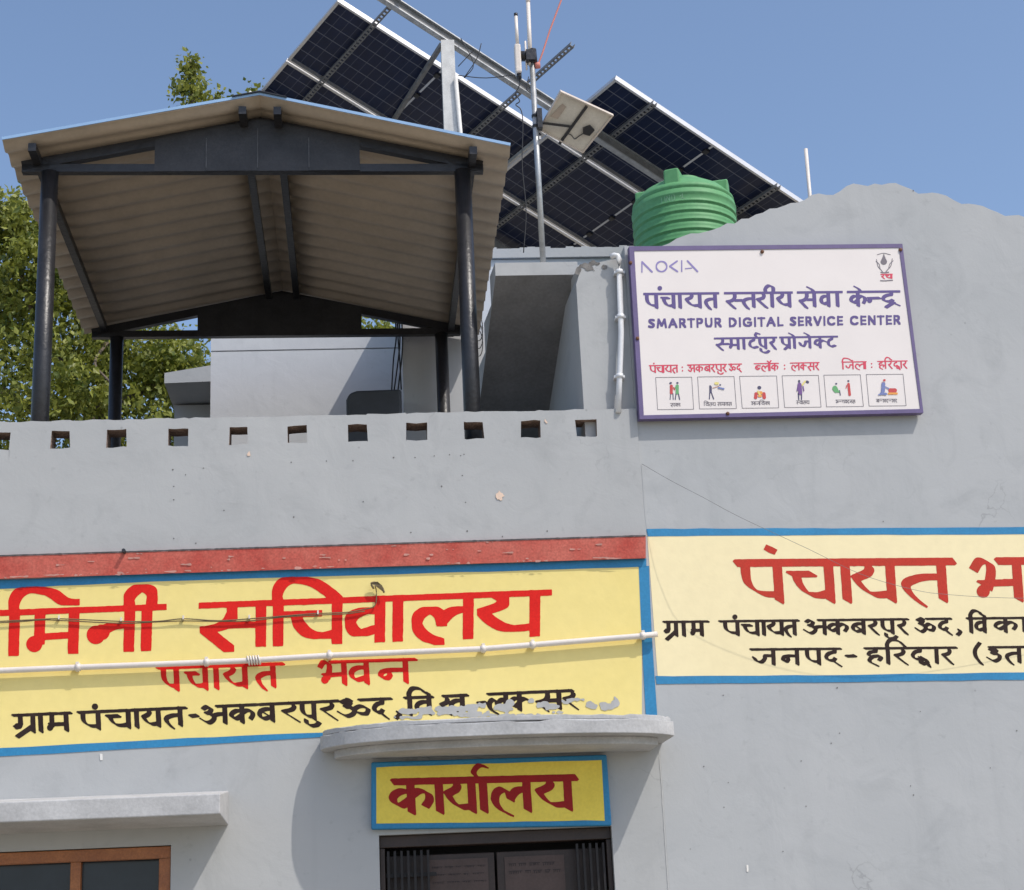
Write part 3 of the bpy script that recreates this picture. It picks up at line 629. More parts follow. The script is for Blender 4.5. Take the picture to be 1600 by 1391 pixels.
# flaked paint over the last words
ik = Ink(600, 1060, 1000, 1135, .8, .95)
for cx, cy, rx, ry in [(632, 1111, 10, 4), (650, 1112, 12, 4), (668, 1110, 12, 6), (690, 1109, 14, 5), (712, 1108, 14, 5), (735, 1106, 18, 6), (752, 1103, 8, 4), (786, 1106, 14, 7), (797, 1100, 7, 6), (830, 1096, 6, 5), (850, 1101, 8, 5), (862, 1104, 10, 5), (880, 1098, 6, 4), (893, 1094, 8, 2.5), (905, 1093, 6, 1.8), (926, 1103, 8, 5), (921, 1098, 4, 3), (950, 1104, 13, 6), (961, 1098, 7, 7), (700, 1114, 60, 3), (780, 1118, 60, 2.5), (640, 1121, 20, 2), (870, 1113, 9, 2)]:
    ik.blob((cx, cy), rx, ry)
ik.mesh(lambda v: LW(v, .0042), 1.0).build('flaked_patch', FLAKE, pA, fixn=False)
# cream panel
ik = Ink(1140, 845, 1640, 960, 1.0, .25)
hE = line_fn([(1147, 880), (1491, 877.5), (1600, 876.5)])
write(ik, [('pa', 1159, 1214), ('ca', 1234, 1294), ('aa', 1320, 1320), ('ya', 1332, 1390), ('ta', 1408, 1470), ('bha', 1518, 1588)], hE, 60, 16, 3, .52, [(1150, 1490), (1558, 1640)], bt=(12, 4.5, .9), lean=.07)
ik.seg((1199, 857), (1209, 861), 9, 9, .5)
lines(pB, 'lettering', REDB, ik, .0028, RW)
ik = Ink(1030, 940, 1640, 1055, .8, .2)
hF = line_fn([(1037, 972), (1300, 969), (1600, 965.5)]); wF = (22, 6.4, 1.9, .5)
write(ik, [('gra', 1038, 1056), ('aa', 1068, 1068), ('ma', 1078, 1096)], hF, *wF, [(1037, 1107)])
write(ik, [('pa', 1131, 1152, 'dot'), ('ca', 1160, 1183), ('aa', 1193, 1193), ('ya', 1199, 1221), ('ta', 1226, 1241)], hF, *wF, [(1124, 1248)])
write(ik, [('a', 1257, 1288), ('ka', 1293, 1324), ('ba', 1330, 1349), ('ra', 1357, 1371), ('pa', 1377, 1394, 'u_'), ('ra', 1403, 1416)], hF, *wF, [(1278, 1419)])
write(ik, [('uu', 1431, 1459), ('da', 1466, 1485), ('comma', 1495, 1501), ('va', 1523, 1538, ('i', 1517)), ('ka', 1553, 1588), ('aa', 1600, 1600)], hF, *wF, [(1447, 1486), (1511, 1612)])
hG = line_fn([(1173, 1015), (1500, 1012)]); wG = (24, 6.6, 1.9, .5)
write(ik, [('ja', 1177, 1208), ('na', 1219, 1245), ('pa', 1259, 1279), ('da', 1288, 1312), ('dash', 1322, 1336), ('ha', 1354, 1376), ('ra', 1397, 1416, ('i', 1387, 1)), ('dva', 1424, 1452), ('aa', 1463, 1463), ('ra', 1472, 1487)], hG, *wG, [(1173, 1314), (1351, 1495)])
write(ik, [('paren', 1523, 1533), ('u', 1543, 1562), ('ta', 1571, 1592)], hG, *wG, [(1545, 1612)])
lines(pB, 'lettering', BLACKP, ik, .0028, RW)
ik = Ink(600, 1185, 915, 1285, .9, .25)
hD = line_fn([(611, 1222), (903, 1215)])
write(ik, [('ka', 609, 672), ('aa', 685, 685), ('ya', 696, 736), ('aa', 754, 754), ('la', 768, 822), ('ya', 838, 886)], hD, 49, 14, 2.6, .5, [(614, 900)], bt=(11, 4, .9), lean=.06)
ik.glyph([('c', [(0, 0), (-.16, -.2), (.0, -.42), (.24, -.38)])], lambda x, y: 748 + x * 49, lambda x, y: 1217 + y * 49, 9, 2.5, .5, 49, 49)
lines(pC, 'lettering', MAROON, ik, .0478, LW)

# ---- pale pink bare spots on the parapet
for n_, lst in enumerate([[(781, 776, 5, 7)], [(388, 710, 1.6, 3.5)], [(853, 659, 2.2, 2.6)]]):
    ik = Ink(lst[0][0] - 18, lst[0][1] - 18, lst[0][0] + 18, lst[0][1] + 18, .7, 1.0)
    for q in lst: ik.blob(q[:2], q[2], q[3])
    ik.mesh(lambda v: LW(v, .0155), .8).build('bare_spot', PINK, bld, fixn=False)

# ---- nail holes and flecks in the plaster
def spots(pts, proj, name, m, r0_, r1_, off):
    for q in pts:
        ik = Ink(q[0] - 5, q[1] - 5, q[0] + 5, q[1] + 5, .5, 0); ik.blob(q, random.uniform(r0_, r1_), random.uniform(r0_, r1_))
        ik.mesh(lambda v: proj(v, off)).build(name, m, bld, fixn=False)
SPOT = mat('nail_hole_dirt', (.15, .145, .14), .95)
spots([(x / 2, 620 + y / 2) for x, y in ((540, 228), (580, 244), (636, 223), (543, 280), (543, 322), (700, 355), (543, 443), (612, 458), (910, 205), (1020, 201), (1103, 200), (1230, 190), (1297, 190), (1357, 185), (1405, 181), (1440, 184), (1450, 180), (1445, 246), (1380, 280), (1455, 330), (1135, 328), (1284, 424), (1460, 420), (918, 376), (1570, 437), (1710, 420))], LW, 'nail_hole', SPOT, .8, 1.4, .0135)
spots([(1000 + x / 2.667, 1050 + y / 2.667) for x, y in ((347, 97), (822, 66), (1168, 165), (832, 255), (797, 297), (672, 371), (266, 394), (368, 461), (350, 564), (210, 738), (692, 560), (1140, 513), (1128, 475), (1460, 400), (596, 748), (1570, 245))] + [(1427, 298), (1380, 815), (1112, 620), (1122, 618)], RW, 'nail_hole', SPOT, .7, 1.25, .002)
FLECK = mat('white_paint_fleck', (.74, .72, .68), .8)
ik = Ink(150, 1175, 168, 1195, .6, .3); ik.seg((158, 1180), (158.5, 1186), 4, 4, 0); ik.mesh(lambda v: LW(v, .003)).build('paint_fleck', FLECK, bld, fixn=False)
ik = Ink(1160, 1345, 1176, 1370, .6, .3); ik.seg((1168, 1353), (1168, 1361), 3, 3, 0); ik.mesh(lambda v: RW(v, .003)).build('paint_fleck', FLECK, bld, fixn=False)
ik = Ink(1020, 1160, 1060, 1420, .5, .3); ik.poly([(1029.5, 1172), (1034, 1230), (1039, 1310), (1046, 1415)], 1.1, 1.1, 0); ik.mesh(lambda v: RW(v, .0015), .2).build('wall_seam', mat('pale_joint_filler', (.47, .475, .47), .9), bld, fixn=False)

# --- door: frame, two leaves with notices, grille
dw = sD1[0] - sD0[0]
b = MB(); b.box(wl(sD0[0] + .002, zD - .062, -.04), tL * (dw - .004), nL * .1, Zv * .060); b.box(wl(sD0[0] + .002, .3, -.04), tL * .026, nL * .1, Zv * (zD - .364)); b.box(wl(sD1[0] - .028, .3, -.04), tL * .026, nL * .1, Zv * (zD - .364)); door = b.build('door', DARKW, bld, bevel=.004)
for k in (0, 1):
    x0 = sD0[0] + .028 + k * (dw - .056) / 2 + .004; x1 = x0 + (dw - .056) / 2 - .012
    lf = MB(); lf.box(wl(x0, .31, -.10), tL * (x1 - x0), nL * .035, Zv * (zD - .41)); lf = lf.build('leaf', DARKW, door, bevel=.004)
    nb = MB()
    for r in range(3):
        nb.box(wl(x0 + (.215 if k == 0 else .04), zD - .12 - .27 * (r + 1) + .012, -.094), tL * (x1 - x0 - .25), nL * .004, Zv * .25)
    nb.build('notice', PAPER, door)
    mk = MB()
    for r in range(3):
        for q in range(4 if k else 3):
            y = zD - .12 - .27 * r - .045 - .038 * q; xx = x0 + (.235 if k == 0 else .06)
            xe = xx + (x1 - x0 - .30) * random.uniform(.8, 1)
            if q > 1 and r == 0 and k == 1: continue
            hgt = .011 if k and r == 0 else .006
            while xx < xe:
                w_ = random.uniform(.03, .075); mk.box(wl(xx, y, -.0925), tL * w_, nL * .001, Zv * hgt * .28)
                t_ = .004
                while t_ < w_ - .004:
                    mk.box(wl(xx + t_, y - hgt * random.uniform(.8, 1.4), -.0923), tL * .003 + Zv * .001, nL * .001, Zv * hgt); t_ += random.uniform(.006, .012)
                xx += w_ + .012
    mk.build('notice_print', PMARK, door)
gr = MB()
for k in range(7): gr.bar(wl(sD0[0] + .045 + .034 * k, .32, -.05), wl(sD0[0] + .045 + .034 * k, zD - .08, -.05), .012, .02, nL)
for k in range(5): gr.bar(wl(sD1[0] - .045 - .034 * k, .32, -.05), wl(sD1[0] - .045 - .034 * k, zD - .08, -.05), .012, .02, nL)
for zz in (zD - .2, zD - .42): gr.bar(wl(sD0[0] + .032, zz, -.062), wl(sD0[0] + .29, zz, -.062), .006, .02)
gr.build('grille', GRILLE, door)
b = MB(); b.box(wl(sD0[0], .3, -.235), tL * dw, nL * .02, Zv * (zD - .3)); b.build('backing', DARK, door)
# --- window
b = MB(); fwid = .058; zt = zW - .004; x1 = sW1 - .003
b.box(wl(sW1 - 1.247, zt - fwid, -.012), tL * 1.244, nL * .09, Zv * fwid)
b.box(wl(x1 - fwid, 1.15, -.012), tL * fwid, nL * .09, Zv * (zt - fwid - 1.15)); b.box(wl(sW1 - 1.247, 1.15, -.012), tL * fwid, nL * .09, Zv * (zt - fwid - 1.15))
xm = sz(LW([(117, 1360)]))[0][0]
b.box(wl(xm - .026, 1.15, -.017), tL * .052, nL * .08, Zv * (zt - fwid - 1.15 - .001)); win = b.build('window', WOODM, bld, bevel=.004)
GLASS = mat('dark_window_glass', (.016, .022, .032), .22, var=.3, scale=5, spec=.5)
for (a, c) in ((xm + .026, x1 - fwid), (sW1 - 1.247 + fwid, xm - .026)):
    b = MB(); b.box(wl(a - .004, 1.15, -.06), tL * (c - a + .008), nL * .006, Zv * (zt - fwid - 1.15 + .004)); b.build('pane', GLASS, win)
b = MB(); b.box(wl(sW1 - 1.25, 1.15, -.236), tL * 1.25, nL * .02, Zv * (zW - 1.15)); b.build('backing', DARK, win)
# --- sunshade over the window
zs_t = L1(345, 1240, .42)[2]; zs_b = L1(345, 1272, .42)[2]; sE = sz(LW([(344, 1256)], .42))[0][0]; sE0 = sz(LW([(357, 1290)]))[0][0]
zw_b = L1(357, 1290)[2]
P = [wl(-7.5, zs_t, .42), wl(sE, zs_t, .42), wl(sE, zs_b, .42), wl(-7.5, zs_b, .42), wl(-7.5, zs_t + .06, 0), wl(sE0, zs_t + .06, 0), wl(sE0, zw_b, 0), wl(-7.5, zw_b, 0)]
b = MB(); b.add(P, [(0, 3, 2, 1), (0, 1, 5, 4), (1, 2, 6, 5), (3, 7, 6, 2), (0, 4, 7, 3), (4, 5, 6, 7)]); b.build('window_sunshade', CANOPY, bld, bevel=.006)
# --- curved canopy over the door
plan = [(-1.765, 0), (-1.775, .06), (-1.76, .13), (-1.70, .21), (-1.62, .28), (-1.5, .345), (-1.35, .395), (-1.15, .435), (-.9, .46), (-.6, .465), (-.35, .445), (-.15, .40), (-.03, .34), (.035, .27), (.015, 0)]
def canopy_tier(plan, z0f, z1f, jit=0.0, mi=0):
    m = MB(); n = len(plan)
    T_ = [wl(s, z1f(s) + random.uniform(-jit, jit), o) for s, o in plan]; B_ = [wl(s, z0f(s), o) for s, o in plan]
    m.add(T_ + B_, [tuple(range(n)), tuple(range(n, 2 * n))[::-1]] + [(i, n + i, n + (i + 1) % n, (i + 1) % n) for i in range(n)], mi); return m
def dens(pl, k=4):
    a = np.array(pl); q = cr_spline([tuple(p) for p in pl[1:-1]], k); return [tuple(pl[0])] + [tuple(p) for p in q] + [tuple(pl[-1])]
zc = lambda s: 2.862 - .018 * (s + 1.765) / 1.8
cm = canopy_tier(dens(plan), lambda s: zc(s) - .068, zc, .009)
cm = merge(cm, canopy_tier([(a + .012 * (1 if a < -1 else -1 if a > -.2 else 0), max(0, c - .014)) for a, c in dens(plan)], lambda s: zc(s) + .004, lambda s: zc(s) + .026, .007)); cm.build('door_canopy', CANOPY, bld, bevel=.004)
pl2 = [(-1.70, 0), (-1.705, .04), (-1.69, .09), (-1.63, .155), (-1.55, .21), (-1.44, .265), (-1.3, .305), (-1.12, .335), (-.9, .355), (-.6, .36), (-.35, .345), (-.17, .31), (-.09, .27), (-.045, .23), (-.05, 0)]
cm = canopy_tier(dens(pl2), lambda s: zc(s) - .108, lambda s: zc(s) - .0675)
cm.build('canopy_moulding', CANOPY, bld, bevel=.005)

# --- stairs up to the head room: inclined slab seen from below, pier beside it, head room behind
SY = -.17
fz_t = L1(840, 410, SY)[2]; fz_b0 = L1(773, 431, SY)[2]; fz_b1 = L1(898, 436, SY)[2]
sA = sz(LW([(774, 425)], SY))[0][0]; sB = sz(LW([(903, 425)], SY))[0][0]
stt = MB()
back = 2.75; slope = .66
prof = [(0, fz_b0), (0, fz_t), (.20, fz_t)]
nst = 9
for k in range(nst):
    y0 = .20 + (back - .20) * k / nst; y1 = .20 + (back - .20) * (k + 1) / nst; z1 = fz_b0 - slope * y0 + .03
    prof += [(y0, z1), (y1, z1)]
prof += [(back, fz_b0 - slope * back)]
stt.prism([wl(sA, z, SY) + nR * y for y, z in prof], tL * (sB - sA))
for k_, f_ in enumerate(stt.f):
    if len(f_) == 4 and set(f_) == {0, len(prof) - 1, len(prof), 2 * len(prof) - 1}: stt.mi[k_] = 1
stt.build('staircase', [GREY, SOFFIT], bld)
# pier (solid side wall of the stair) whose front face is in the sun
ptop = L1(930, 404, SY + .14)[2]
pr = MB(); ppx = [(903, 640), (898, 436), (903, 428), (910, 408), (925, 403), (950, 402), (975, 400), (1003, 398), (1003, 640)]
PP = []
sP0 = sz(LW([(905, 520)], SY + .14))[0][0]
zz0 = Z_ROOF
outl = [(sP0, zz0), (sP0, ptop - .16), (sP0 + .02, ptop - .10), (sP0 + .01, ptop - .06), (sP0 + .07, ptop - .035), (sP0 + .12, ptop - .03), (sP0 + .2, ptop - .01), (sP0 + .3, ptop), (sP0 + .52, ptop + .01), (sP0 + .52, zz0)]
pr.prism([wl(s, z, SY + .14) for s, z in outl], nR * 2.5)
pr.build('stair_wall', [GREY], bld)
ik = Ink(895, 395, 965, 440, .6, .9)
for q in [(905, 421, 5, 5), (912, 416, 8, 4), (921, 420, 9, 3), (935, 412, 5, 3), (943, 417, 6, 2.5), (926, 411, 5, 3), (902, 427, 4, 3)]: ik.blob(q[:2], q[2], q[3])
ik.mesh(lambda v: LW(v, SY + .143), 1.).build('broken_corner', mat('cracked_cement', (.20, .19, .18), .95, var=.5, scale=18, fine=.3), bld, fixn=False)
# head room (front wall, roof band, small ledge)
HY = -3.2
zH = L1(880, 388, HY)[2]; zG = L1(880, 404, HY)[2]
sH0 = sz(LW([(629, 560)], HY))[0][0]; sH1 = sH0 + 2.35
hd = MB(); hd.box(wl(sH0, Z_ROOF, HY), tL * 2.35, nL * 3.0, Zv * (zG - Z_ROOF - .004)); hd.build('stair_room', GREY3, bld)
rf = MB(); ns_ = 40
for k in range(ns_):
    rf.box(wl(sH0 - .03 + 2.41 * k / ns_, zG, HY + .03), tL * (2.41 / ns_), nL * 3.06, Zv * (zH - zG + random.uniform(-.012, .006)))
rf.build('stair_room_roof', GREY, bld)
# back room to the left with its own small sunshade
BY = -4.05
zK = L1(590, 514, BY)[2]; sK0 = sz(LW([(329, 600)], BY))[0][0]; sK1 = sH0 + .3
zN = L1(450, 546, BY)[2]
bk_ = MB(); bk_.box(wl(sK0, Z_ROOF, BY), tL * (sK1 - sK0), nL * 2.6, Zv * (zN - Z_ROOF - .012)); bk_.box(wl(sK0, zN - .012, BY - .02), tL * (sK1 - sK0), nL * 2.5, Zv * .012); bk_.box(wl(sK0, zN, BY), tL * (sK1 - sK0), nL * 2.6, Zv * (zK - zN)); bk_.build('back_room', GREY3, bld)
q0 = L1(257, 583, BY); q1 = L1(329, 574, BY)
sh = MB(); sL = sz([q0])[0][0]
pts = [wl(sL, L1(257, 583, BY)[2], BY), wl(sK0, L1(329, 571, BY)[2], BY), wl(sK0, L1(329, 596, BY)[2], BY), wl(sL, L1(257, 599, BY)[2], BY)]
sh.prism(pts, nL * .7); sh.build('sunshade', GREY, bld)
lw = MB(); lw.box(wl(sL + .02, Z_ROOF, BY - .5), tL * (sK0 - sL - .02), nL * 1.0, Zv * (L1(300, 599, BY)[2] - Z_ROOF - .01)); lw.build('low_wall', GREY, bld)
# added dark block standing in for the shadow low on the back room wall
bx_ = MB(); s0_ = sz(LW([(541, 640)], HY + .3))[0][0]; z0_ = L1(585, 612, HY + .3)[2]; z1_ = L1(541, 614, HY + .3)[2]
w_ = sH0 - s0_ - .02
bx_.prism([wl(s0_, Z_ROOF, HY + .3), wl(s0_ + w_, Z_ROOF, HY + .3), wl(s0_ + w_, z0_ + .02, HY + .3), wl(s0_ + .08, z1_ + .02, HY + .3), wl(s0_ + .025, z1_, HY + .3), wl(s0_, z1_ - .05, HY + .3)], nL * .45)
tag(bx_.build('shade_block', mat('shade_block_grey', (.055, .06, .07), .6, var=.2, scale=5), bevel=.02), 'added dark grey block standing in for a shadow low on the back room wall', 'shade block')

# ================================================================== SHED ON THE TERRACE
SH0 = np.array([-2.654, 9.0426, 0.0]); YW = .0949
ux = np.array([math.cos(YW), math.sin(YW), 0]); uy = np.array([-math.sin(YW), math.cos(YW), 0]); SW, SD_ = 2.445, 2.67
def sp(u, v, z): return SH0 + ux * u + uy * v + Zv * z
shed = empty('roof_shed', tuple(sp(SW / 2, SD_ / 2, Z_ROOF)), 'black steel post shed with gabled corrugated sheet roof standing on the terrace', 'shed')
ZT = 6.30
for (u, v, r) in ((0, 0, .05), (SW, 0, .05), (0.02, SD_, .048), (SW - .02, SD_, .048)):
    m = MB(); m.tube([sp(u, v, Z_ROOF), sp(u, v, ZT)], r, 20); m.tube([sp(u, v, Z_ROOF), sp(u, v, Z_ROOF + .012)], .09, 4)
    m.build('post', BLK, shed)
eL, eR, rU = (-.16, 6.335), (2.565, 6.325), (1.235, 6.625)
for v, pn in ((0, True), (SD_, True)):
    m = MB(); m.bar(sp(-.16, v, ZT + .022), sp(2.57, v, ZT + .012), .05, .05); m.build('tie_beam', BLK, shed)
    m = MB(); m.bar(sp(eL[0], v, eL[1] + .0), sp(rU[0] + .01, v, rU[1]), .05, .062); m.bar(sp(rU[0] - .01, v, rU[1]), sp(eR[0], v, eR[1] + .0), .05, .062); m.build('rafter', BLK, shed)
    # gusset sheet made of four panels with seams
    m = MB(); a, c = .612, 1.828
    rz = lambda u: np.interp(u, [eL[0], rU[0], eR[0]], [eL[1], rU[1], eR[1]]) + .01
    ks = np.linspace(a, c, 5)
    yv = -.032 if v == 0 else -.03
    for k in range(4):
        u0_, u1_ = ks[k], ks[k + 1]; yk = yv - .0035 * (k % 2)
        top_ = [(u1_, rz(u1_))] + ([(rU[0], rz(rU[0]))] if u0_ < rU[0] < u1_ else []) + [(u0_, rz(u0_))]
        m.prism([sp(u, v + yk, z) for u, z in [(u0_, ZT - .008), (u1_, ZT - .008)] + top_], uy * .006)
    gs_ = m.build('gable_sheet', BLKS, shed)
    if v == 0:
        for k in (1, 2, 3):
            m = MB(); m.box(sp(ks[k] - .003, v + yv - .006, ZT + .01), ux * .006, uy * .0045, Zv * (rz(ks[k]) - ZT - .07)); m.build('seam', SEAM, gs_)
# purlins
zr = lambda u: np.interp(u, [-.2, 1.243, 2.72], [6.405, 6.69, 6.35])
for u in (-.07, 1.14, 1.345, 2.5):
    m = MB(); m.bar(sp(u, -.20, zr(u) - .064), sp(u, SD_ + .1, zr(u) - .064), .045, .05); m.build('purlin', BLK, shed)
# corrugated sheets: ribs run down the slope
def sheet(ua, ub, za, zb, va, vb):
    m = MB(); v = va; prof = []
    pitch = .185
    for k in range(int((vb - va) / pitch * 10)):
        v = va + k * pitch / 10; prof.append((v, -.015 * (1 - math.cos(2 * math.pi * k / 10))))
    prof.append((vb, 0))
    nU = 2
    def row(off): return [[sp(ua + (ub - ua) * i / nU, vv, za + (zb - za) * i / nU + h + off) for i in range(nU + 1)] for vv, h in prof]
    lo, hi = row(0), row(.006)
    n = len(prof); V = [p for r in lo for p in r] + [p for r in hi for p in r]; o = n * (nU + 1); W1 = nU + 1
    Fl = []; Ft = []
    for a in range(n - 1):
        for i in range(nU):
            q = (a * W1 + i, a * W1 + i + 1, (a + 1) * W1 + i + 1, (a + 1) * W1 + i)
            Fl.append(q); Ft.append(tuple(o + x for x in q))
        for i in (0, nU): Ft.append((a * W1 + i, (a + 1) * W1 + i, o + (a + 1) * W1 + i, o + a * W1 + i))
    for a in (0, n - 1):
        for i in range(nU): Ft.append((a * W1 + i, a * W1 + i + 1, o + a * W1 + i + 1, o + a * W1 + i))
    m.add(V, Fl, 0, True); base = len(m.v) - len(V)
    for f in Ft: m.f.append(tuple(x + base for x in f)); m.mi.append(1); m.sm.append(False)
    m.bar(sp(ua, va - .003, za + .006), sp(ub, va - .003, zb + .006), .006, .018, mi=1)
    return m
sheet(-.236, 1.243, 6.398, 6.69, -.23, SD_ + .15).build('roof_sheet', [TANS, BLUS], shed)
sheet(2.72, 1.243, 6.35, 6.69, -.23, SD_ + .15).build('roof_sheet', [TANS, BLUS], shed)
m = MB(); m.prism([sp(1.243 - .16, -.25, 6.69 - .03 + .010), sp(1.243, -.25, 6.69 + .012), sp(1.243 + .16, -.25, 6.69 - .035 + .010), sp(1.243 + .16, -.25, 6.69 - .035 + .015), sp(1.243, -.25, 6.69 + .019), sp(1.243 - .16, -.25, 6.69 - .03 + .015)], uy * (SD_ + .4)); m.build('ridge_cap', BLK, shed)

# ================================================================== SIGN BOARD
def SB(px, off): return on_plane(px, CORNER - nR * off, nR)
sgn = empty('sign_board', tuple(R1(1200, 650, .05)), 'white and purple framed service center sign board with six small pictures on the wall', 'sign')
sq = [(983, 385), (1410, 381), (1443, 645), (999.5, 655)]
o4 = [p for p in SB(sq, .06)]
def inset(q, d):
    c = np.mean(np.array(q), axis=0); r = []
    for i in range(4):
        p = np.array(q[i], float); a = np.array(q[(i - 1) % 4], float) - p; c2 = np.array(q[(i + 1) % 4], float) - p
        r.append(tuple(p + a / np.hypot(*a) * d[(i - 1) % 4 if False else 0] + c2 / np.hypot(*c2) * d[0]))
    return r
iq = [(991, 392), (1405, 387), (1438, 639), (1006, 649)]
i4 = [p for p in SB(iq, .06)]
fm = MB(); dp = nR * .045
for k in range(4):
    a, c, d_, e = o4[k], o4[(k + 1) % 4], i4[(k + 1) % 4], i4[k]
    fm.add([a, c, d_, e, a + dp, c + dp, d_ + dp, e + dp], [(0, 3, 2, 1), (4, 5, 6, 7), (0, 1, 5, 4), (2, 3, 7, 6)])
fm.build('frame', PURP, sgn)
fa = MB(); i5 = [p + nR * .004 for p in i4]; fa.add(i5 + [p + nR * .02 for p in i5], [(3, 2, 1, 0), (4, 5, 6, 7), (0, 1, 5, 4), (1, 2, 6, 5), (2, 3, 7, 6), (3, 0, 4, 7)])
fa.build('face_panel', SIGNF, sgn)
sproj = lambda v: SB(v, .0585)
def zp(x, y): return (970 + x / 3.265, 370 + y / 3.265)
def sfin(ink, name, m, off=.0573): return ink.mesh(lambda v: SB(v, off)).build(name, m, sgn, fixn=False)
ik = Ink(1000, 440, 1415, 560, .5, .0)
h1 = line_fn([(1007, 459.5), (1405, 455.5)]); w1 = (22, 5.6, 2.1, .42)
write(ik, [('pa', 1009, 1025), ('ca', 1034, 1052), ('aa', 1062, 1062), ('ya', 1071, 1093), ('ta', 1101, 1117)], h1, *w1, [(1007, 1122)], bt=(3.7, 3.7, 0))
ik.blob((1031, 450.5), 3.6, 3.6)
write(ik, [('hsa', 1135, 1158), ('ta', 1160, 1177), ('ra', 1182, 1197), ('aa', 1206, 1206, 'ii_'), ('ya', 1214, 1233)], h1, *w1, [(1133, 1237)], bt=(3.7, 3.7, 0))
write(ik, [('sa', 1249, 1272, 'e_'), ('va', 1281, 1294), ('aa', 1308, 1308)], h1, *w1, [(1247, 1315)], bt=(3.7, 3.7, 0))
write(ik, [('ka', 1328, 1352), ('hna', 1354, 1371), ('dra', 1377, 1402)], h1, *w1, [(1325, 1405)], bt=(3.7, 3.7, 0))
ik.glyph(EXTRA['e_'], lambda x, y: 1345 + x * 22, lambda x, y: 456 + y * 22, 5, 2, .45, 22, 22)
h3 = line_fn([(1117, 529), (1308, 526)]); w3 = (17, 4.3, 1.7, .42)
write(ik, [('hsa', 1119, 1137), ('ma', 1138, 1153), ('aa', 1162, 1162), ('tta', 1170, 1184, 'reph'), ('pa', 1186, 1196, 'u_'), ('ra', 1203, 1211)], h3, *w3, [(1117, 1213)], bt=(2.9, 2.9, 0))
write(ik, [('pra', 1221, 1233), ('aa', 1241, 1241, 'e_'), ('ja', 1249, 1265, 'e_'), ('hka', 1272, 1290), ('tta', 1293, 1305)], h3, *w3, [(1219, 1308)], bt=(2.9, 2.9, 0))
h2 = line_fn([(1011, 499.5), (1408, 493.5)])
for wd_, a, c in (('SMARTPUR', 1011.3, 1128.6), ('DIGITAL', 1137, 1224.5), ('SERVICE', 1232.8, 1318), ('CENTER', 1326.8, 1408)):
    word(ik, list(wd_), a, c, h2, 12.5, 3.0, 2.9, 0, gap=.26, bar=False, table=LAT, lean=.03)
sfin(ik, 'lettering', PURT)
ik = Ink(1010, 555, 1425, 590, .45, .0)
h4 = line_fn([(1014, 571.5), (1418, 564)]); w4 = (11, 1.9, 1.2, .4)
def rword(names, a, c, bar=True): word(ik, names, 970 + a / 3.265, 970 + c / 3.265, h4, *w4, bar=bar)
rword(['pa+dot', 'ca', 'aa', 'ya', 'ta'], 145, 290); rword(['colon'], 305, 322, False)
rword(['a', 'ka', 'ba', 'ra', 'pa+u_', 'ra'], 340, 540); rword(['uu', 'da'], 550, 617)
rword(['hba', 'la', 'aa+cand', 'ka'], 680, 805); rword(['colon'], 826, 844, False)
rword(['la', 'hka', 'sa', 'ra'], 865, 1012); rword(['ja<i', 'la', 'aa'], 1128, 1252); rword(['colon'], 1270, 1288, False)
rword(['ha', 'ra<i', 'dva', 'aa', 'ra'], 1310, 1462)
sfin(ik, 'lettering', SRED)
# outlined word mark
ik = Ink(1000, 400, 1095, 430, .4, 0)
def ln(pts, w=2.0): ik.poly([zp(*p) for p in pts], w, w, 0)
ln([(108, 180), (108, 128), (160, 180)]); ln([(208 + 27 * math.cos(t), 152 + 26 * math.sin(t)) for t in np.linspace(0, 2 * math.pi, 24)])
ln([(288, 124), (250, 151), (290, 178)]); ln([(311, 123), (311, 177)]); ln([(340, 123), (392, 178)]); ln([(362, 160), (330, 163)], 1.6)
sfin(ik, 'word_mark', LAV)
# emblem: drop held between two hands, small red word below
em = Ink(1362, 388, 1402, 444, .4, 0)
ln2 = lambda pts, w: em.poly([zp(*p) for p in cr_spline(pts)], w, w, 0)
ln2([(1305, 115), (1312, 150), (1330, 172), (1336, 180)], .8); ln2([(1385, 112), (1378, 148), (1358, 172), (1352, 180)], 1.0)
ln2([(1302, 125), (1318, 140), (1324, 165)], .8); ln2([(1390, 122), (1372, 140), (1366, 165)], .8)
ln2([(1308, 92), (1340, 84), (1376, 92)], .8); ln2([(1328, 182), (1345, 184), (1366, 181)], 1.6); ln2([(1326, 224), (1345, 225), (1386, 222)], 1.6)
em.blob(zp(1342, 128), 5.0, 4.6)
for q_, r_ in ((118, 3.8), (110, 2.7), (103, 1.7), (97, 1.0)): em.blob(zp(1342, q_), r_, 3.0)
sfin(em, 'emblem', INK)
ik = Ink(1372, 424, 1400, 442, .4, 0)
word(ik, ['ra', 'ca', 'aa'], *[970 + v / 3.265 for v in (1326, 1386)], line_fn([(1376, 429), (1394, 428.5)]), 6.5, 1.6, 1.2, .4)
sfin(ik, 'emblem_word', SRED)
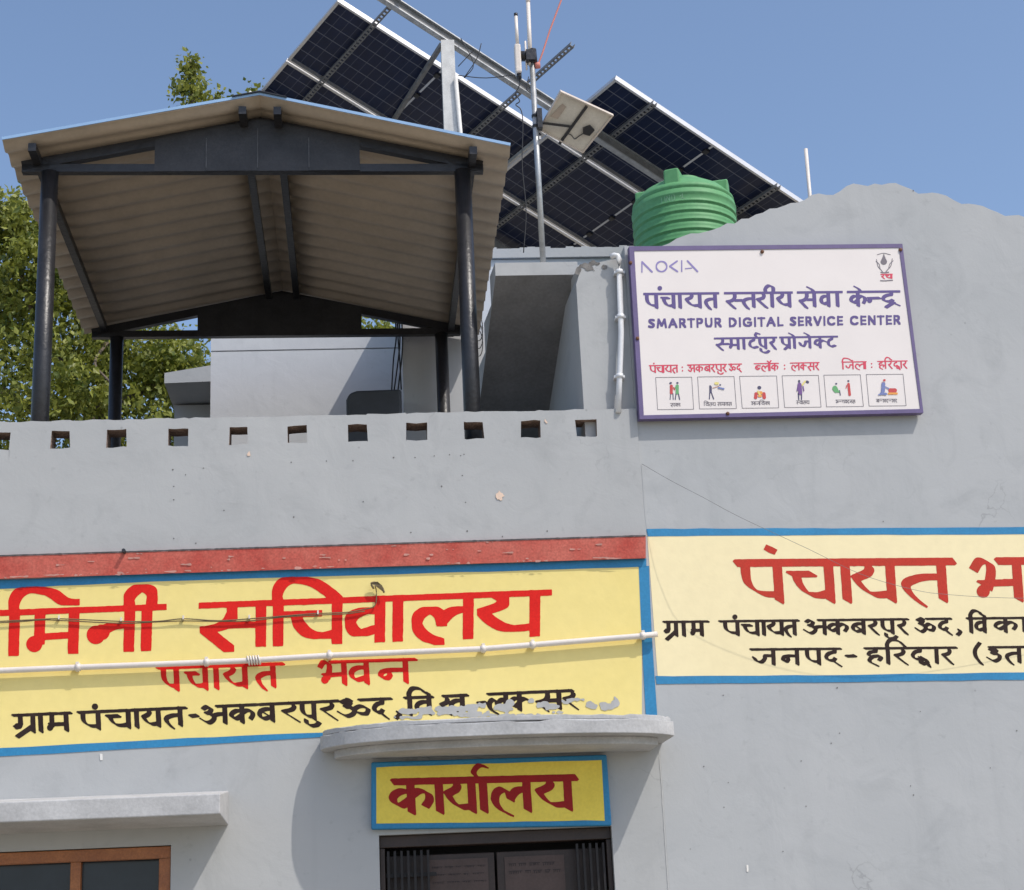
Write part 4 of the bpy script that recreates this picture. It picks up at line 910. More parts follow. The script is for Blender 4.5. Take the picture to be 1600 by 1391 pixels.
# six framed pictures with captions
xs6 = [(178, 362, 188, 372), (392, 578, 402, 590), (606, 795, 620, 806), (823, 1008, 836, 1022), (1036, 1222, 1050, 1238), (1252, 1440, 1267, 1456)]
box_m = Ink(1015, 580, 1425, 645, .4, 0)
cap = [(['sa', 'ka', 'aa'], 252, 304), (['va<i', 'ta', 'ya'], 424, 484), (['sa', 'ma', 'aa', 'va', 'sa'], 492, 566), (['a', 'aa', 'ja', 'va<i', 'ka', 'aa'], 664, 760), (['hsa', 'va', 'aa', 'sa', 'ya'], 895, 962), (['uu', 'dash', 'ga', 'va', 'ra', 'na', 'sa'], 1096, 1196), (['ba', 'dash', 'a', 'ra', 'dash', 'a', 'ra'], 1302, 1410)]
for nm, a, c in cap:
    ya = 370 + (852 - (a - 252) * .015) / 3.265
    word(box_m, nm, 970 + a / 3.265, 970 + c / 3.265, line_fn([(900, ya), (1500, ya - 3)]), 5.0, .75, .6, .3)
sfin(box_m, 'caption_print', INK)
PCOL = {'r': mat('print_red', (.52, .05, .05), .5), 'g': mat('print_green', (.12, .36, .14), .5), 'n': mat('print_navy', (.06, .055, .12), .5), 'o': mat('print_orange', (.75, .32, .06), .5), 's': mat('print_skin', (.50, .28, .2), .5), 'b': mat('print_blue', (.16, .2, .42), .5), 'y': mat('print_yellow', (.72, .62, .2), .5), 'v': mat('print_violet', (.16, .07, .25), .5)}
pics = {
 'n': [((252, 748), (256, 746), 9), ((288, 746), (290, 746), 9), ((254, 800), (252, 830), 4), ((266, 800), (268, 830), 4), ((282, 800), (278, 830), 5), ((294, 800), (300, 830), 5), ((458, 768), (458, 792), 12), ((456, 765), (456, 762), 8), ((454, 795), (452, 828), 5), ((462, 795), (474, 828), 5), ((506, 756), (508, 756), 7), ((706, 770), (708, 770), 16), ((910, 736), (910, 740), 10), ((950, 740), (954, 742), 12), ((906, 800), (908, 830), 6), ((922, 800), (922, 830), 6), ((1098, 750), (1100, 750), 8), ((1116, 785), (1120, 808), 5), ((1160, 736), (1162, 736), 8)],
 'r': [((258, 762), (258, 796), 14), ((270, 770), (274, 780), 6), ((1162, 752), (1168, 806), 12), ((1152, 760), (1150, 772), 5), ((1382, 790), (1384, 792), 26), ((1376, 784), (1398, 784), 20), ((1344, 732), (1346, 732), 10), ((690, 802), (688, 820), 16), ((730, 802), (732, 820), 16)],
 'g': [((288, 762), (288, 796), 15), ((276, 772), (282, 766), 5), ((1092, 772), (1098, 784), 22), ((1086, 778), (1110, 790), 12)],
 's': [((470, 772), (500, 762), 3.5), ((1336, 744), (1344, 744), 8)],
 'o': [((704, 796), (716, 796), 14), ((706, 812), (714, 812), 12), ((1368, 800), (1408, 800), 10)],
 'y': [((700, 788), (710, 806), 7), ((940, 738), (926, 756), 8), ((484, 748), (494, 748), 12)],
 'v': [((912, 754), (916, 796), 18), ((904, 762), (900, 786), 5), ((930, 764), (934, 786), 5)],
 'b': [((500, 770), (524, 776), 9), ((1340, 752), (1338, 786), 18), ((1346, 764), (1366, 774), 7), ((1328, 800), (1352, 802), 12), ((1316, 806), (1330, 804), 6)],
}
for k, (a, c, a2, c2) in enumerate(xs6):
    y0 = 718 - k * 3; y1 = 882 - k * 3.6
    ik = Ink(1020, 580, 1420, 645, .4, 0); ik.poly([zp(a, y0), zp(c, y0 - 2), zp(c2, y1 - 2), zp(a2, y1), zp(a, y0)], .7, .7, 0)
    pic = sfin(ik, 'picture', INK)
    for q_i, (kk, segs) in enumerate(pics.items()):
        mine = [g for g in segs if a - 8 < (g[0][0] + g[1][0]) / 2 < c2 + 8]
        if not mine: continue
        ik = Ink(1020, 585, 1420, 630, .4, 0)
        for p, q, w_ in mine:
            w_ /= 3.265; P0, P1 = np.array(zp(*p)), np.array(zp(*q)); ik.seg(P0, P1, w_ * .8, w_ * .8, .4); ik.blob(P0, w_ * .55, w_ * .55); ik.blob(P1, w_ * .55, w_ * .55)
        ik.mesh(lambda v: SB(v, .0574 + .0003 * q_i)).build('picture_print', PCOL[kk], pic, fixn=False)
for (x, y) in ((1191, 393.5), (1407, 390.5), (996, 529), (1137, 646.5), (985, 411)):
    m = MB(); c = SB([(x, y)], .06)[0]; m.tube([c + nR * .004, c - nR * .006, c - nR * .009], [.011, .010, .004], 10); m.build('screw', RUST, sgn)

# ================================================================== PIPES, CABLES, SMALL THINGS ON THE WALL
def curve_px(pts, proj, off, n=6):
    return [p for p in proj(np.array(cr_spline(pts, n)), off)]
pipe = empty('conduit_pipe', tuple(L1(500, 1020, .03)), 'long cream plastic conduit pipe running across the yellow panel', 'pipe')
pc = [(-420, 1072), (0, 1048), (120, 1043), (375, 1033), (520, 1024), (755, 1014), (1000, 994), (1027, 991)]
m = MB(); m.tube([p for p in LW(np.array(pc), .036)], .0155, 12); m.build('tube', WHITEP, pipe)
for x in (122, 323, 515, 755, 832, 1004):
    y = np.interp(x, [p[0] for p in pc], [p[1] for p in pc]); a = L1(x - 4, y + .2, .036); c = L1(x + 4, y - .2, .036)
    m = MB(); m.tube([a, c], .0195, 12); m.box(L1(x, y, .0) - tL * .008 - Zv * .024, tL * .016, nL * -.03, Zv * .048); m.build('clip', WHITEP, pipe)
m = MB()
for k in range(5):
    x = 386 + 4.2 * k; y = np.interp(x, [p[0] for p in pc], [p[1] for p in pc]); c = L1(x, y, .036)
    ring = [c + (Zv * math.cos(t) - nL * math.sin(t)) * .022 + tL * .012 * math.sin(t / 2) for t in np.linspace(0, 2 * math.pi, 14)]
    m.tube(ring, .005, 6)
m.build('binding', WHITEP, pipe)
# cable pair crossing the big red letters
m = MB()
ca = [(-300, 985), (0, 971), (60, 968), (95, 967), (190, 971), (245, 971), (287, 967), (340, 970), (390, 967), (440, 963), (490, 959), (540, 957), (570, 952), (586, 946), (588, 925), (586, 916)]
m.tube(curve_px(ca, LW, .018, 5), .0032, 6); m.tube(curve_px([(x, y + 2.2 + 1.2 * math.sin(x * .07)) for x, y in ca[:-3]], LW, .016, 5), .0032, 6)
m.tube(curve_px([(584, 920), (580, 912), (588, 911), (597, 918), (600, 926)], LW, .03, 4), .006, 6)
tag(m.build('cable', TWIRE), 'thin brown cable pair strung across the large red letters', 'cable')
m = MB()
for x, y in ((93, 966), (190, 969), (287, 966), (390, 965), (497, 958)):
    m.box(L1(x, y + 3, .0) - tL * .004, tL * .008, -nL * .024, Zv * .02)
tag(m.build('cable_clips', WHITEP), 'small white clips pinning the brown cable to the yellow panel', 'clip')
# torn cloth strip at the cable end
m = MB(); a = [L1(x, y, o_) for x, y, o_ in ((578, 911, .03), (590, 909, .045), (597, 915, .04), (601, 927, .03), (594, 921, .035), (586, 915, .04))]
m.prism(a, nL * .004); tag(m.build('cloth_strip', TWIRE), 'scrap of faded cloth hooked above the red letters', 'cloth')
# nail stub in the red band
m = MB(); c = L1(196, 866, 0); m.tube([c + nL * .02, c - nL * .07 + Zv * .004], .010, 10); tag(m.build('pipe_stub', BLK), 'short black pipe stub sticking out above the red band', 'pipe')
# loose wire sagging off the taller wall
m = MB(); P = []
for (x, y, o_) in [(1003, 725, .004), (1050, 752, .14), (1100, 778, .24), (1158, 809, .30), (1261, 857, .30), (1347, 898, .27), (1430, 922, .24), (1480, 929, .22), (1560, 934, .19), (1645, 934, .16), (1800, 925, .12)]: P.append(R1(x, y, o_))
m.tube(cr_spline(P, 5), .0012, 6); tag(m.build('wire', GALVD), 'thin loose wire sagging over the cream panel', 'wire')
# white drain pipe down the stair wall
dr = empty('drain_pipe', tuple(L1(968, 640, SY + .18)), 'white plastic drain pipe running down the stair wall', 'pipe')
oD = SY + .14 + .045
pts = [L1(952, 403, SY + .14), L1(954, 402, oD - .01), L1(960, 399, oD), L1(965, 400, oD), L1(967.5, 406, oD), L1(968, 430, oD), L1(970.5, 520, oD), L1(968, 590, oD), L1(966, 645, oD)]
m = MB(); m.tube(pts[1:], .0165, 14); m.build('tube', WHITED, dr)
for y in (425, 495, 588):
    x = np.interp(y, [406, 430, 520, 590, 640], [967.5, 968, 970.5, 968, 966]); c = L1(x, y, oD)
    m = MB(); m.tube([c - Zv * .012, c + Zv * .012], .0215, 14); m.box(c - tL * .03 - Zv * .008, tL * .06, nL * .05, Zv * .014); m.build('clamp', WHITED, dr)
# cables hanging on the head room wall
m = MB()
for k, (x0, x1) in enumerate(((618, 612), (624, 616), (628, 622), (621, 627))):
    m.tube(curve_px([(x0, 505), (x0 + 1, 530), ((x0 + x1) / 2 + 3 * math.sin(k), 560), (x1, 609)], lambda v, o_: LW(v, o_), HY + .05 + .01 * k, 4), .006, 6)
tag(m.build('cable_bundle', WIRE), 'black cables hanging down beside the shed rear post', 'cable')
m = MB()
for k in range(3):
    c = L1(747, 512 + 12 * k, HY + .05); m.tube([c + (tL * math.cos(t) * .035 + Zv * math.sin(t) * .11) for t in np.linspace(0, 6.28, 20)], .004, 5)
tag(m.build('cable_coil', WIRE), 'loose coil of thin black cable behind the right front post', 'cable')
# thin pole behind the sloping wall top
m = MB(); m.tube([R1(1264, 312, -.15) - Zv * .4, R1(1259, 233, -.15)], .0115, 10); tag(m.build('vent_pole', WHITEP), 'thin cream pole sticking up behind the sloping wall top', 'pole')

# ================================================================== SOLAR ARRAY
KS = .83
dv2 = np.array([-.51891, .85483, 0]); du2 = np.array([.79555, .48292, -.3659]); nP = np.cross(du2, dv2)
SO = EYE + (AY(527, 0, 15.0) - EYE) * KS
def pv(u, v, h=0.0): return SO + du2 * u * KS + dv2 * v * KS + nP * h
CELL = bpy.data.materials.new('solar_cells'); CELL.use_nodes = True
nt = CELL.node_tree; bs = nt.nodes['Principled BSDF']; bs.inputs['Roughness'].default_value = .2; bs.inputs['Specular IOR Level'].default_value = .18
uvn = nt.nodes.new('ShaderNodeUVMap'); sepx = nt.nodes.new('ShaderNodeSeparateXYZ'); nt.links.new(uvn.outputs[0], sepx.inputs[0])
def mth(op, a, b=None):
    n = nt.nodes.new('ShaderNodeMath'); n.operation = op
    for k, v in ((0, a), (1, b)):
        if v is None: continue
        if isinstance(v, (int, float)): n.inputs[k].default_value = v
        else: nt.links.new(v, n.inputs[k])
    return n.outputs[0]
def gridline(o, n, wd):
    f = mth('FRACT', mth('MULTIPLY', o, n)); d = mth('MINIMUM', f, mth('SUBTRACT', 1.0, f)); return mth('LESS_THAN', d, wd)
g1 = gridline(sepx.outputs[0], 24, .035); g2 = gridline(sepx.outputs[1], 6, .030)
lin = mth('MAXIMUM', mth('MULTIPLY', g1, .35), mth('MULTIPLY', g2, .8))
nzc = nt.nodes.new('ShaderNodeTexNoise'); nzc.inputs['Scale'].default_value = 9
mxc = nt.nodes.new('ShaderNodeMix'); mxc.data_type = 'RGBA'; mxc.inputs['A'].default_value = (.012, .016, .034, 1); mxc.inputs['B'].default_value = (.017, .025, .062, 1)
nt.links.new(nzc.outputs['Fac'], mxc.inputs['Factor'])
mx2 = nt.nodes.new('ShaderNodeMix'); mx2.data_type = 'RGBA'; mx2.inputs['B'].default_value = (.16, .17, .20, 1)
nt.links.new(lin, mx2.inputs['Factor']); nt.links.new(mxc.outputs['Result'], mx2.inputs['A']); nt.links.new(mx2.outputs['Result'], bs.inputs['Base Color'])
JB = mat('junction_box', (.02, .02, .022), .5); LABW = mat('white_label_strip', (.55, .55, .56), .5)
def panel(u0_, v0_):
    g_ = .008; ua, ub, va, vb = u0_ + g_, u0_ + 2.62 - g_, v0_ + .014, v0_ + 1.31 - .014; tk = .042; wf = .03
    m = MB()
    def pb(a, b_, c, d): m.box(pv(a, c), du2 * (b_ - a) * KS, dv2 * (d - c) * KS, nP * tk)
    pb(ua, ub, va, va + wf); pb(ua, ub, vb - wf, vb); pb(ua, ua + wf, va + wf, vb - wf); pb(ub - wf, ub, va + wf, vb - wf)
    e = m.build('solar_panel', ALU, fr_)
    me = MB(); V = [pv(ua + wf, va + wf, tk - .008), pv(ub - wf, va + wf, tk - .008), pv(ub - wf, vb - wf, tk - .008), pv(ua + wf, vb - wf, tk - .008)]
    me.add(V, [(3, 2, 1, 0)]); ob = me.build('cell_sheet', CELL, e, fixn=False)
    uvl = ob.data.uv_layers.new(name='UVMap')
    for li, uvc in zip(ob.data.polygons[0].loop_indices, [(0, 1), (1, 1), (1, 0), (0, 0)]): uvl.data[li].uv = uvc
    m = MB()
    for f in (.14, .5, .86):
        c = va + (vb - va) * f; m.box(pv(u0_ + 1.29, c - .03, tk - .026), du2 * .05 * KS, dv2 * .07 * KS, nP * .016)
    m.build('junction_box', JB, e)
    m = MB()
    for a, b_ in ((.04, .10), (.19, .45), (.55, .81), (.9, .96)):
        m.box(pv(u0_ + 1.302, va + (vb - va) * a, tk - .012), du2 * .022 * KS, dv2 * (vb - va) * (b_ - a) * KS, nP * .003)
    m.build('label_strip', LABW, e)
    return e
fr_ = empty('solar_array', tuple(pv(1.08, -.56, -2.4)), 'large tilted array of dark solar panels on a galvanised steel frame above the roof', 'solar array')
for a_, b_ in ((0, 0), (0, 1.31), (2.62, -1.31), (2.62, 0), (2.62, 1.31)): panel(a_, b_)
def channel(u, v0_, v1_):
    m = MB(); w_ = .042; h = .04
    L_ = (v1_ - v0_) * KS
    o = pv(u, v0_, -.002); X = du2; Y = dv2
    m.box(o - X * w_ / 2 - nP * h, X * .009, Y * L_, nP * .004); m.box(o + X * (w_ / 2 - .009) - nP * h, X * .009, Y * L_, nP * .004)
    n = int(L_ / .052)
    for k in range(n + 1): m.box(o - X * (w_ / 2 - .009) - nP * h + Y * (k * .052), X * (w_ - .018), Y * .027, nP * .004)
    m.box(o - X * w_ / 2 - nP * (h - .004), X * .004, Y * L_, nP * (h - .006)); m.box(o + X * (w_ / 2 - .004) - nP * (h - .004), X * .004, Y * L_, nP * (h - .006))
    return m.build('channel', GALVD, fr_)
channel(.44, -.95, 2.62); channel(2.04, -1.40, 2.62); channel(3.10, -1.36, 2.62); channel(4.74, -1.36, 2.62)
# I-beam under the channels
m = MB(); hb = .042
A0, A1 = pv(-.35, -.56, -hb), pv(5.3, -.56, -hb); ax = A1 - A0
dn = nP
m.box(A0 - dv2 * .03 - dn * .012, ax, dv2 * .06, dn * .010); m.box(A0 - dv2 * .004 - dn * .085, ax, dv2 * .008, dn * .073, 1); m.box(A0 - dv2 * .03 - dn * .095, ax, dv2 * .06, dn * .010)
m.build('beam', [GALV, GALVD], fr_)  # web takes the darker steel, its shade between the lit flanges put into colour
# second beam on the far side
A0 = pv(-.1, 2.1, -hb); ax = pv(5.3, 2.1, -hb) - A0
m = MB(); m.box(A0 - dv2 * .04 - dn * .09, ax, dv2 * .08, dn * .088); m.build('beam', GALV, fr_)
zRoofT = zH
def col(u, v, zb_, rw_=.055, face=WPOST):
    t = pv(u, v, -.14); m = MB(); x = np.array([tL[0], tL[1], 0]); y = np.array([nL[0], nL[1], 0])
    b_ = np.array([t[0], t[1], zb_]); h = t[2] - zb_
    m.box(b_ - x * rw_ - y * rw_, x * 2 * rw_, y * .010, Zv * h); m.box(b_ - x * rw_ + y * (rw_ - .01), x * 2 * rw_, y * .010, Zv * h); m.box(b_ - x * .005 - y * (rw_ - .01), x * .01, y * (2 * rw_ - .02), Zv * h)
    return m.build('column', face, fr_)
col(1.08, -.56, zRoofT); col(4.6, -.56, 5.3); col(1.08, 2.1, zRoofT); col(4.6, 2.1, 5.3)
pt = pv(1.08, -.56, -.14)
m = MB(); q0 = AY(712, 122, pt[1] - .07); q1 = AY(721, 225, pt[1] - .07); q1[:2] = q0[:2] + (q1[:2] - q0[:2]); m.tube([q0, q1 + (q1 - q0) * 1.2], .018, 10); m.build('pipe', WPOST, fr_)
# braces
m = MB(); a = AY(690, 70, pt[1]); c = EYE + (AY(610, 196, 1.0) - EYE) * ((pv(1.2, 1.35, -.1) - EYE)[1] / 1.0); m.bar(a, c, .035, .035); m.build('brace', GALVD, fr_)
m = MB(); m.bar(pv(2.56, .02, -.06), pv(2.56, 2.62, -.06), .03, .03); m.build('brace', GALV, fr_)
# thin wires around the post
m = MB(); yq = pt[1]
for pl_ in ([(716, 104), (735, 84), (742, 78)], [(725, 122), (745, 92), (752, 68)], [(716, 118), (760, 122), (812, 116)], [(720, 60), (740, 100), (726, 122)]):
    m.tube([AY(x, y, yq) for x, y in cr_spline(pl_, 4)], .004, 5)
tag(m.build('tie_wire', WIRE), 'thin dark wires tied between the white column and the beam', 'wire')

# ================================================================== ANTENNA MAST
MY = 9.24
mb_ = AY(848.5, 408, MY); mt = AY(825, 0, MY)
mast = empty('antenna_mast', tuple(mb_), 'tall galvanised pipe mast carrying a radio box and a small cream solar panel', 'mast')
tl = AY(834, 98, MY)
m = MB(); m.tube([np.array([mb_[0], mb_[1], fz_t - .05]), np.array([mb_[0], mb_[1], tl[2]])], .0175, 14); m.build('pipe', GALV, mast)
def mx_(z): return np.array([mb_[0], mb_[1], z])
m = MB(); za = AY(831, 78, MY)[2]; zb2 = AY(825, 4, MY)[2]; m.tube([mx_(tl[2] - .02) - tL * .01, mx_(zb2) - tL * .004], [.0135, .0125], 12); m.tube([mx_(zb2) - tL * .004, mx_(zb2 + .03) - tL * .004], .014, 12); m.tube([mx_(tl[2] - .05) - tL * .035, mx_(tl[2] + .15) - tL * .035], .006, 8); m.build('aerial', WHITEP, mast)
m = MB(); c = AY(826, 88, MY); m.box(c - tL * .02 - nL * .05 - Zv * .05, tL * .055, nL * .07, Zv * .07); c2 = AY(818, 88, MY); m.tube([c2 - tL * .02, c2 + tL * .03], .032, 12); m.tube([AY(832, 78, MY), AY(834, 100, MY)], .024, 12); m.build('bracket', BLK, mast)
m = MB(); a = AY(811, 116, MY - .02); t_ = AY(809.5, 72, MY - .02); d_ = t_ - a; m.box(a - tL * .022 - nL * .03, tL * .038, nL * .06, np.array([0, 0, d_[2]])); dev = m.build('radio_unit', WHITEP, mast, bevel=.008)
m = MB(); m.tube([t_ - tL * .004, np.array([t_[0] - .004, t_[1], AY(807, 28, MY)[2]])], .011, 10); m.tube([np.array([t_[0] - .004, t_[1], AY(807, 28, MY)[2]]), np.array([t_[0] - .004, t_[1], AY(807, 24, MY)[2]])], .0125, 10, mi=1); m.build('stick_aerial', [WHITEP, BLK], dev)
m = MB(); m.tube([a - Zv * .03, a + Zv * .005], .016, 10); m.build('cable_gland', BLK, dev)
m = MB()
m.tube([AY(x, y, MY - .01) for x, y in cr_spline([(812, 122), (811, 135), (806, 146), (812, 158), (806, 164), (814, 172), (817, 195), (816, 260), (822, 330), (818, 395)], 5)], .0035, 6)
m.tube([AY(x, y, MY) for x, y in cr_spline([(826, 120), (823, 140), (836, 146), (834, 120)], 5)], .003, 6)
tag(m.build('antenna_cable', WIRE), 'thin black cable dropping in loops from the radio box', 'cable')
PINKR = mat('pink_rope', (.62, .22, .18), .7)
m = MB(); m.tube([AY(x, y, MY) for x, y in ((838, 103), (842, 98), (848, 82), (859, 48), (877, 0), (890, -36))], .0055, 8); m.tube([AY(836, 103, MY), AY(844, 102, MY)], .02, 10); tag(m.build('stay_rope', PINKR), 'pink stay rope tied to the mast and running up out of view', 'rope')
# small panel on the mast
SPY = 9.55
sp4 = [(876, 143), (959, 181), (911, 240), (842, 204)]
def fit_rect(px4, O, aspect):
    best = None
    for az in range(0, 360, 4):
        for el in range(12, 88, 4):
            n = np.array([math.cos(rad(el)) * math.cos(rad(az)), math.cos(rad(el)) * math.sin(rad(az)), math.sin(rad(el))])
            d = rays(px4); dd = d / np.linalg.norm(d, axis=1)[:, None]
            if np.min(dd @ n) < .2: continue
            P = on_plane(px4, O, n); a = P[1] - P[0]; b_ = P[3] - P[0]; la, lb = np.linalg.norm(a), np.linalg.norm(b_)
            e = (a @ b_ / la / lb) ** 2 * 4 + (math.log(la / lb / aspect)) ** 2
            if best is None or e < best[0]: best = (e, n, la, lb)
    return best
pO = AY(843, 192, MY) + tL * .05
fitb = fit_rect(np.array(sp4, float), pO, 1.3); tilt_n = fitb[1]; print('SMALL PANEL', fitb)
c4_ = on_plane(sp4, pO, tilt_n)
m = MB(); nn = tilt_n * .028
cc = c4_.mean(0)
inn = [p + (cc - p) * .055 for p in c4_]
for k in range(4):
    a, b_, c, d_ = c4_[k], c4_[(k + 1) % 4], inn[(k + 1) % 4], inn[k]
    m.add([a, b_, c, d_, a + nn, b_ + nn, c + nn, d_ + nn], [(0, 3, 2, 1), (4, 5, 6, 7), (0, 1, 5, 4), (2, 3, 7, 6)])
smp = m.build('solar_panel', mat('weathered_frame', (.62, .54, .46), .5, var=.15, scale=8), mast); smp['label'] = 'small cream backed solar panel bracketed to the mast pipe'
CREAMB = mat('cream_back_sheet', (.66, .62, .54), .55, var=.14, scale=8, fine=.08)
m = MB(); bs_ = [p + nn * .5 for p in inn]; m.add(list(bs_) + [p + nn * .2 for p in bs_], [(0, 1, 2, 3), (4, 5, 6, 7), (0, 1, 5, 4), (1, 2, 6, 5), (2, 3, 7, 6), (3, 0, 4, 7)]); m.build('back_sheet', CREAMB, smp)
def spx(x, y, h=-.004): return on_plane([(x, y)], pO, tilt_n)[0] + nn * .5 + tilt_n * h
m = MB(); m.bar(spx(917, 167, -.006), spx(874, 226, -.006), .016, .012, tilt_n); m.bar(spx(844, 191, -.022), spx(892, 197, -.022), .012, .012, tilt_n); m.build('bracket', BLK, smp)
m = MB(); q = [spx(911, 200), spx(922, 196), spx(929, 203), spx(921, 212), spx(911, 209)]; m.prism(q, -tilt_n * .018); m.build('junction_box', JB, smp)
m = MB(); m.tube([spx(x, y, -.008) for x, y in cr_spline([(912, 209), (904, 214), (898, 218), (893, 212), (888, 210)], 4)], .0028, 6); m.build('lead', WIRE, smp)
m = MB(); q = [spx(879, 163), spx(885, 168), spx(872, 187), spx(860, 183)]; m.prism(q, -tilt_n * .001); m.build('rating_label', mat('faded_label', (.46, .38, .31), .7, var=.2, scale=20), smp)
m = MB(); c = AY(840, 190, MY); m.box(c - tL * .004 - nL * .04 - Zv * .06, tL * .03, nL * .05, Zv * .13); m.tube([AY(836, 180, MY), AY(836.3, 184, MY)], .022, 12); m.tube([AY(837, 196, MY), AY(837.3, 200, MY)], .022, 12); m.build('clamp', BLK, smp)

# ================================================================== WATER TANK
TY = 11.6
tc_ = AY(1068, 330, TY); Rt = (AY(1149, 330, TY)[0] - AY(988, 330, TY)[0]) / 2
ztop = AY(1070, 290, TY - Rt * .3)[2]
tk = empty('water_tank', (tc_[0], TY, ztop - 1.05), 'green ribbed plastic water tank behind the sloping wall', 'tank')
TGR = mat('green_tank_plastic', (.135, .345, .15), .55, col2=(.095, .29, .115), scale=2.2, fine=.10, spec=.3)
prof = [(0, 0), (Rt - .03, 0), (Rt, .03)]
zsh = .80
z = .06
rings = [.135, .208, .281, .354, .427, .50, .573]
for r_ in rings: prof += [(Rt - .001, r_ - .030), (Rt, r_ - .010), (Rt - .009, r_ - .004), (Rt - .009, r_ + .002), (Rt, r_ + .008), (Rt + .005, r_ + .013), (Rt + .005, r_ + .018), (Rt, r_ + .024)]
prof += [(Rt, .61), (Rt, .642), (Rt + .006, .650), (Rt + .006, .66), (Rt, .668), (Rt, .69), (Rt - .012, .697), (Rt - .012, .703), (Rt - .003, .710), (Rt - .006, .73), (Rt - .03, .755), (Rt * .82, .80), (Rt * .62, .85), (Rt * .46, .88), (Rt * .44, .885)]
zs_off = AY(1068, 291, TY - Rt)[2] - .70
m = MB(); m.lathe((tc_[0], TY, zs_off), prof, 72); m.build('shell', TGR, tk)
m = MB(); m.lathe((tc_[0] + .02, TY, zs_off + .880), [(Rt * .36, 0), (Rt * .36, .03), (Rt * .32, .04), (0, .045)], 40); m.build('lid', TGR, tk)
for ang in (-108, -12, 165, 70):
    a = rad(ang); d = np.array([math.cos(a), math.sin(a), 0]); t = np.array([-d[1], d[0], 0]); c = np.array([tc_[0], TY, zs_off]) + d * (Rt - .06)
    m = MB(); hgt = .175; P = []
    q = [(-.06, .72), (.06, .72), (.058, .86), (.048, .875), (-.048, .875), (-.058, .86)]
    m.prism([c - d * .10 + t * x + Zv * y for x, y in q], d * .125); m.build('lug', TGR, tk, bevel=.012)
# worn moulded letters
ik_pts = []
class _T: pass
lm = MB(); cyl = lambda a, zz: np.array([tc_[0] + (Rt + .0006) * math.sin(a), TY - (Rt + .0006) * math.cos(a), zs_off + zz])
def tank_stroke(p, q, w_=.006):
    p = np.array(p); q = np.array(q); d = q - p; d = d / (np.hypot(*d) + 1e-9); nrm = np.array([-d[1], d[0]]) * w_ / 2
    V = []; nn_ = 4
    for i in range(nn_ + 1):
        c = p + (q - p) * i / nn_
        for sgn_ in (1, -1): x = c + nrm * sgn_; V.append(cyl(x[0] / Rt, x[1]))
    lm.add(V, [(2 * i, 2 * i + 1, 2 * i + 3, 2 * i + 2) for i in range(nn_)])
xo = -.20; zo = .595; hL = .052
for segs in ([((0, 0), (0, 1)), ((0, 1), (.4, 1))], [((.5, 0), (.5, 1))], [((.75, 0), (.75, 1)), ((.75, 1), (1.2, 0)), ((1.2, 0), (1.2, 1))], [((1.5, 0), (1.5, 1)), ((1.5, 1), (1.9, .8)), ((1.9, .8), (1.9, .2)), ((1.9, .2), (1.5, 0))], [((2.6, .5), (2.85, .7)), ((2.7, 0), (2.9, .35)), ((3.0, 1.2), (3.0, .2)), ((3.0, .2), (3.4, .1))]):
    for p, q in segs: tank_stroke((xo + p[0] * hL, zo + p[1] * hL), (xo + q[0] * hL, zo + q[1] * hL))
lm.build('moulded_letters', mat('worn_letter_paint', (.20, .41, .22), .6, var=.3, scale=30), tk, fixn=False)
m = MB(); m.box((tc_[0] - .45, TY - .45, 5.32), (.9, 0, 0), (0, .9, 0), (0, 0, max(.05, zs_off - 5.325))); tag(m.build('tank_plinth', BRICK), 'low brick plinth under the green water tank', 'plinth')

# ================================================================== TREE
def leaf_mat(name, c1, c2, tr):
    m = bpy.data.materials.new(name); m.use_nodes = True; nt = m.node_tree; b = nt.nodes['Principled BSDF']
    oi = nt.nodes.new('ShaderNodeTexNoise'); oi.inputs['Scale'].default_value = 2.5; tcx = nt.nodes.new('ShaderNodeTexCoord'); nt.links.new(tcx.outputs['Object'], oi.inputs['Vector'])
    gm = nt.nodes.new('ShaderNodeNewGeometry')
    ad = nt.nodes.new('ShaderNodeMath'); ad.operation = 'MULTIPLY_ADD'; nt.links.new(gm.outputs['Random Per Island'], ad.inputs[0]); ad.inputs[1].default_value = .7; 
    nt.links.new(oi.outputs['Fac'], ad.inputs[2])
    rp = nt.nodes.new('ShaderNodeValToRGB'); rp.color_ramp.elements[0].position = .35; rp.color_ramp.elements[1].position = 1.1 if False else 1.0
    rp.color_ramp.elements[0].color = (*c1, 1); rp.color_ramp.elements[1].color = (*c2, 1)
    nt.links.new(ad.outputs[0], rp.inputs['Fac']); nt.links.new(rp.outputs['Color'], b.inputs['Base Color'])
    b.inputs['Roughness'].default_value = .5
    t = nt.nodes.new('ShaderNodeBsdfTranslucent'); nt.links.new(rp.outputs['Color'], t.inputs['Color'])
    mx = nt.nodes.new('ShaderNodeMixShader'); mx.inputs[0].default_value = tr
    nt.links.new(b.outputs[0], mx.inputs[1]); nt.links.new(t.outputs[0], mx.inputs[2]); nt.links.new(mx.outputs[0], nt.nodes['Material Output'].inputs['Surface'])
    return m
LEAF = leaf_mat('leaf_green', (.045, .085, .013), (.29, .31, .052), .36)
BARK = mat('bark', (.14, .11, .08), .9, var=.4, scale=12, bump=.6, bscale=30)
TRY = 18.5
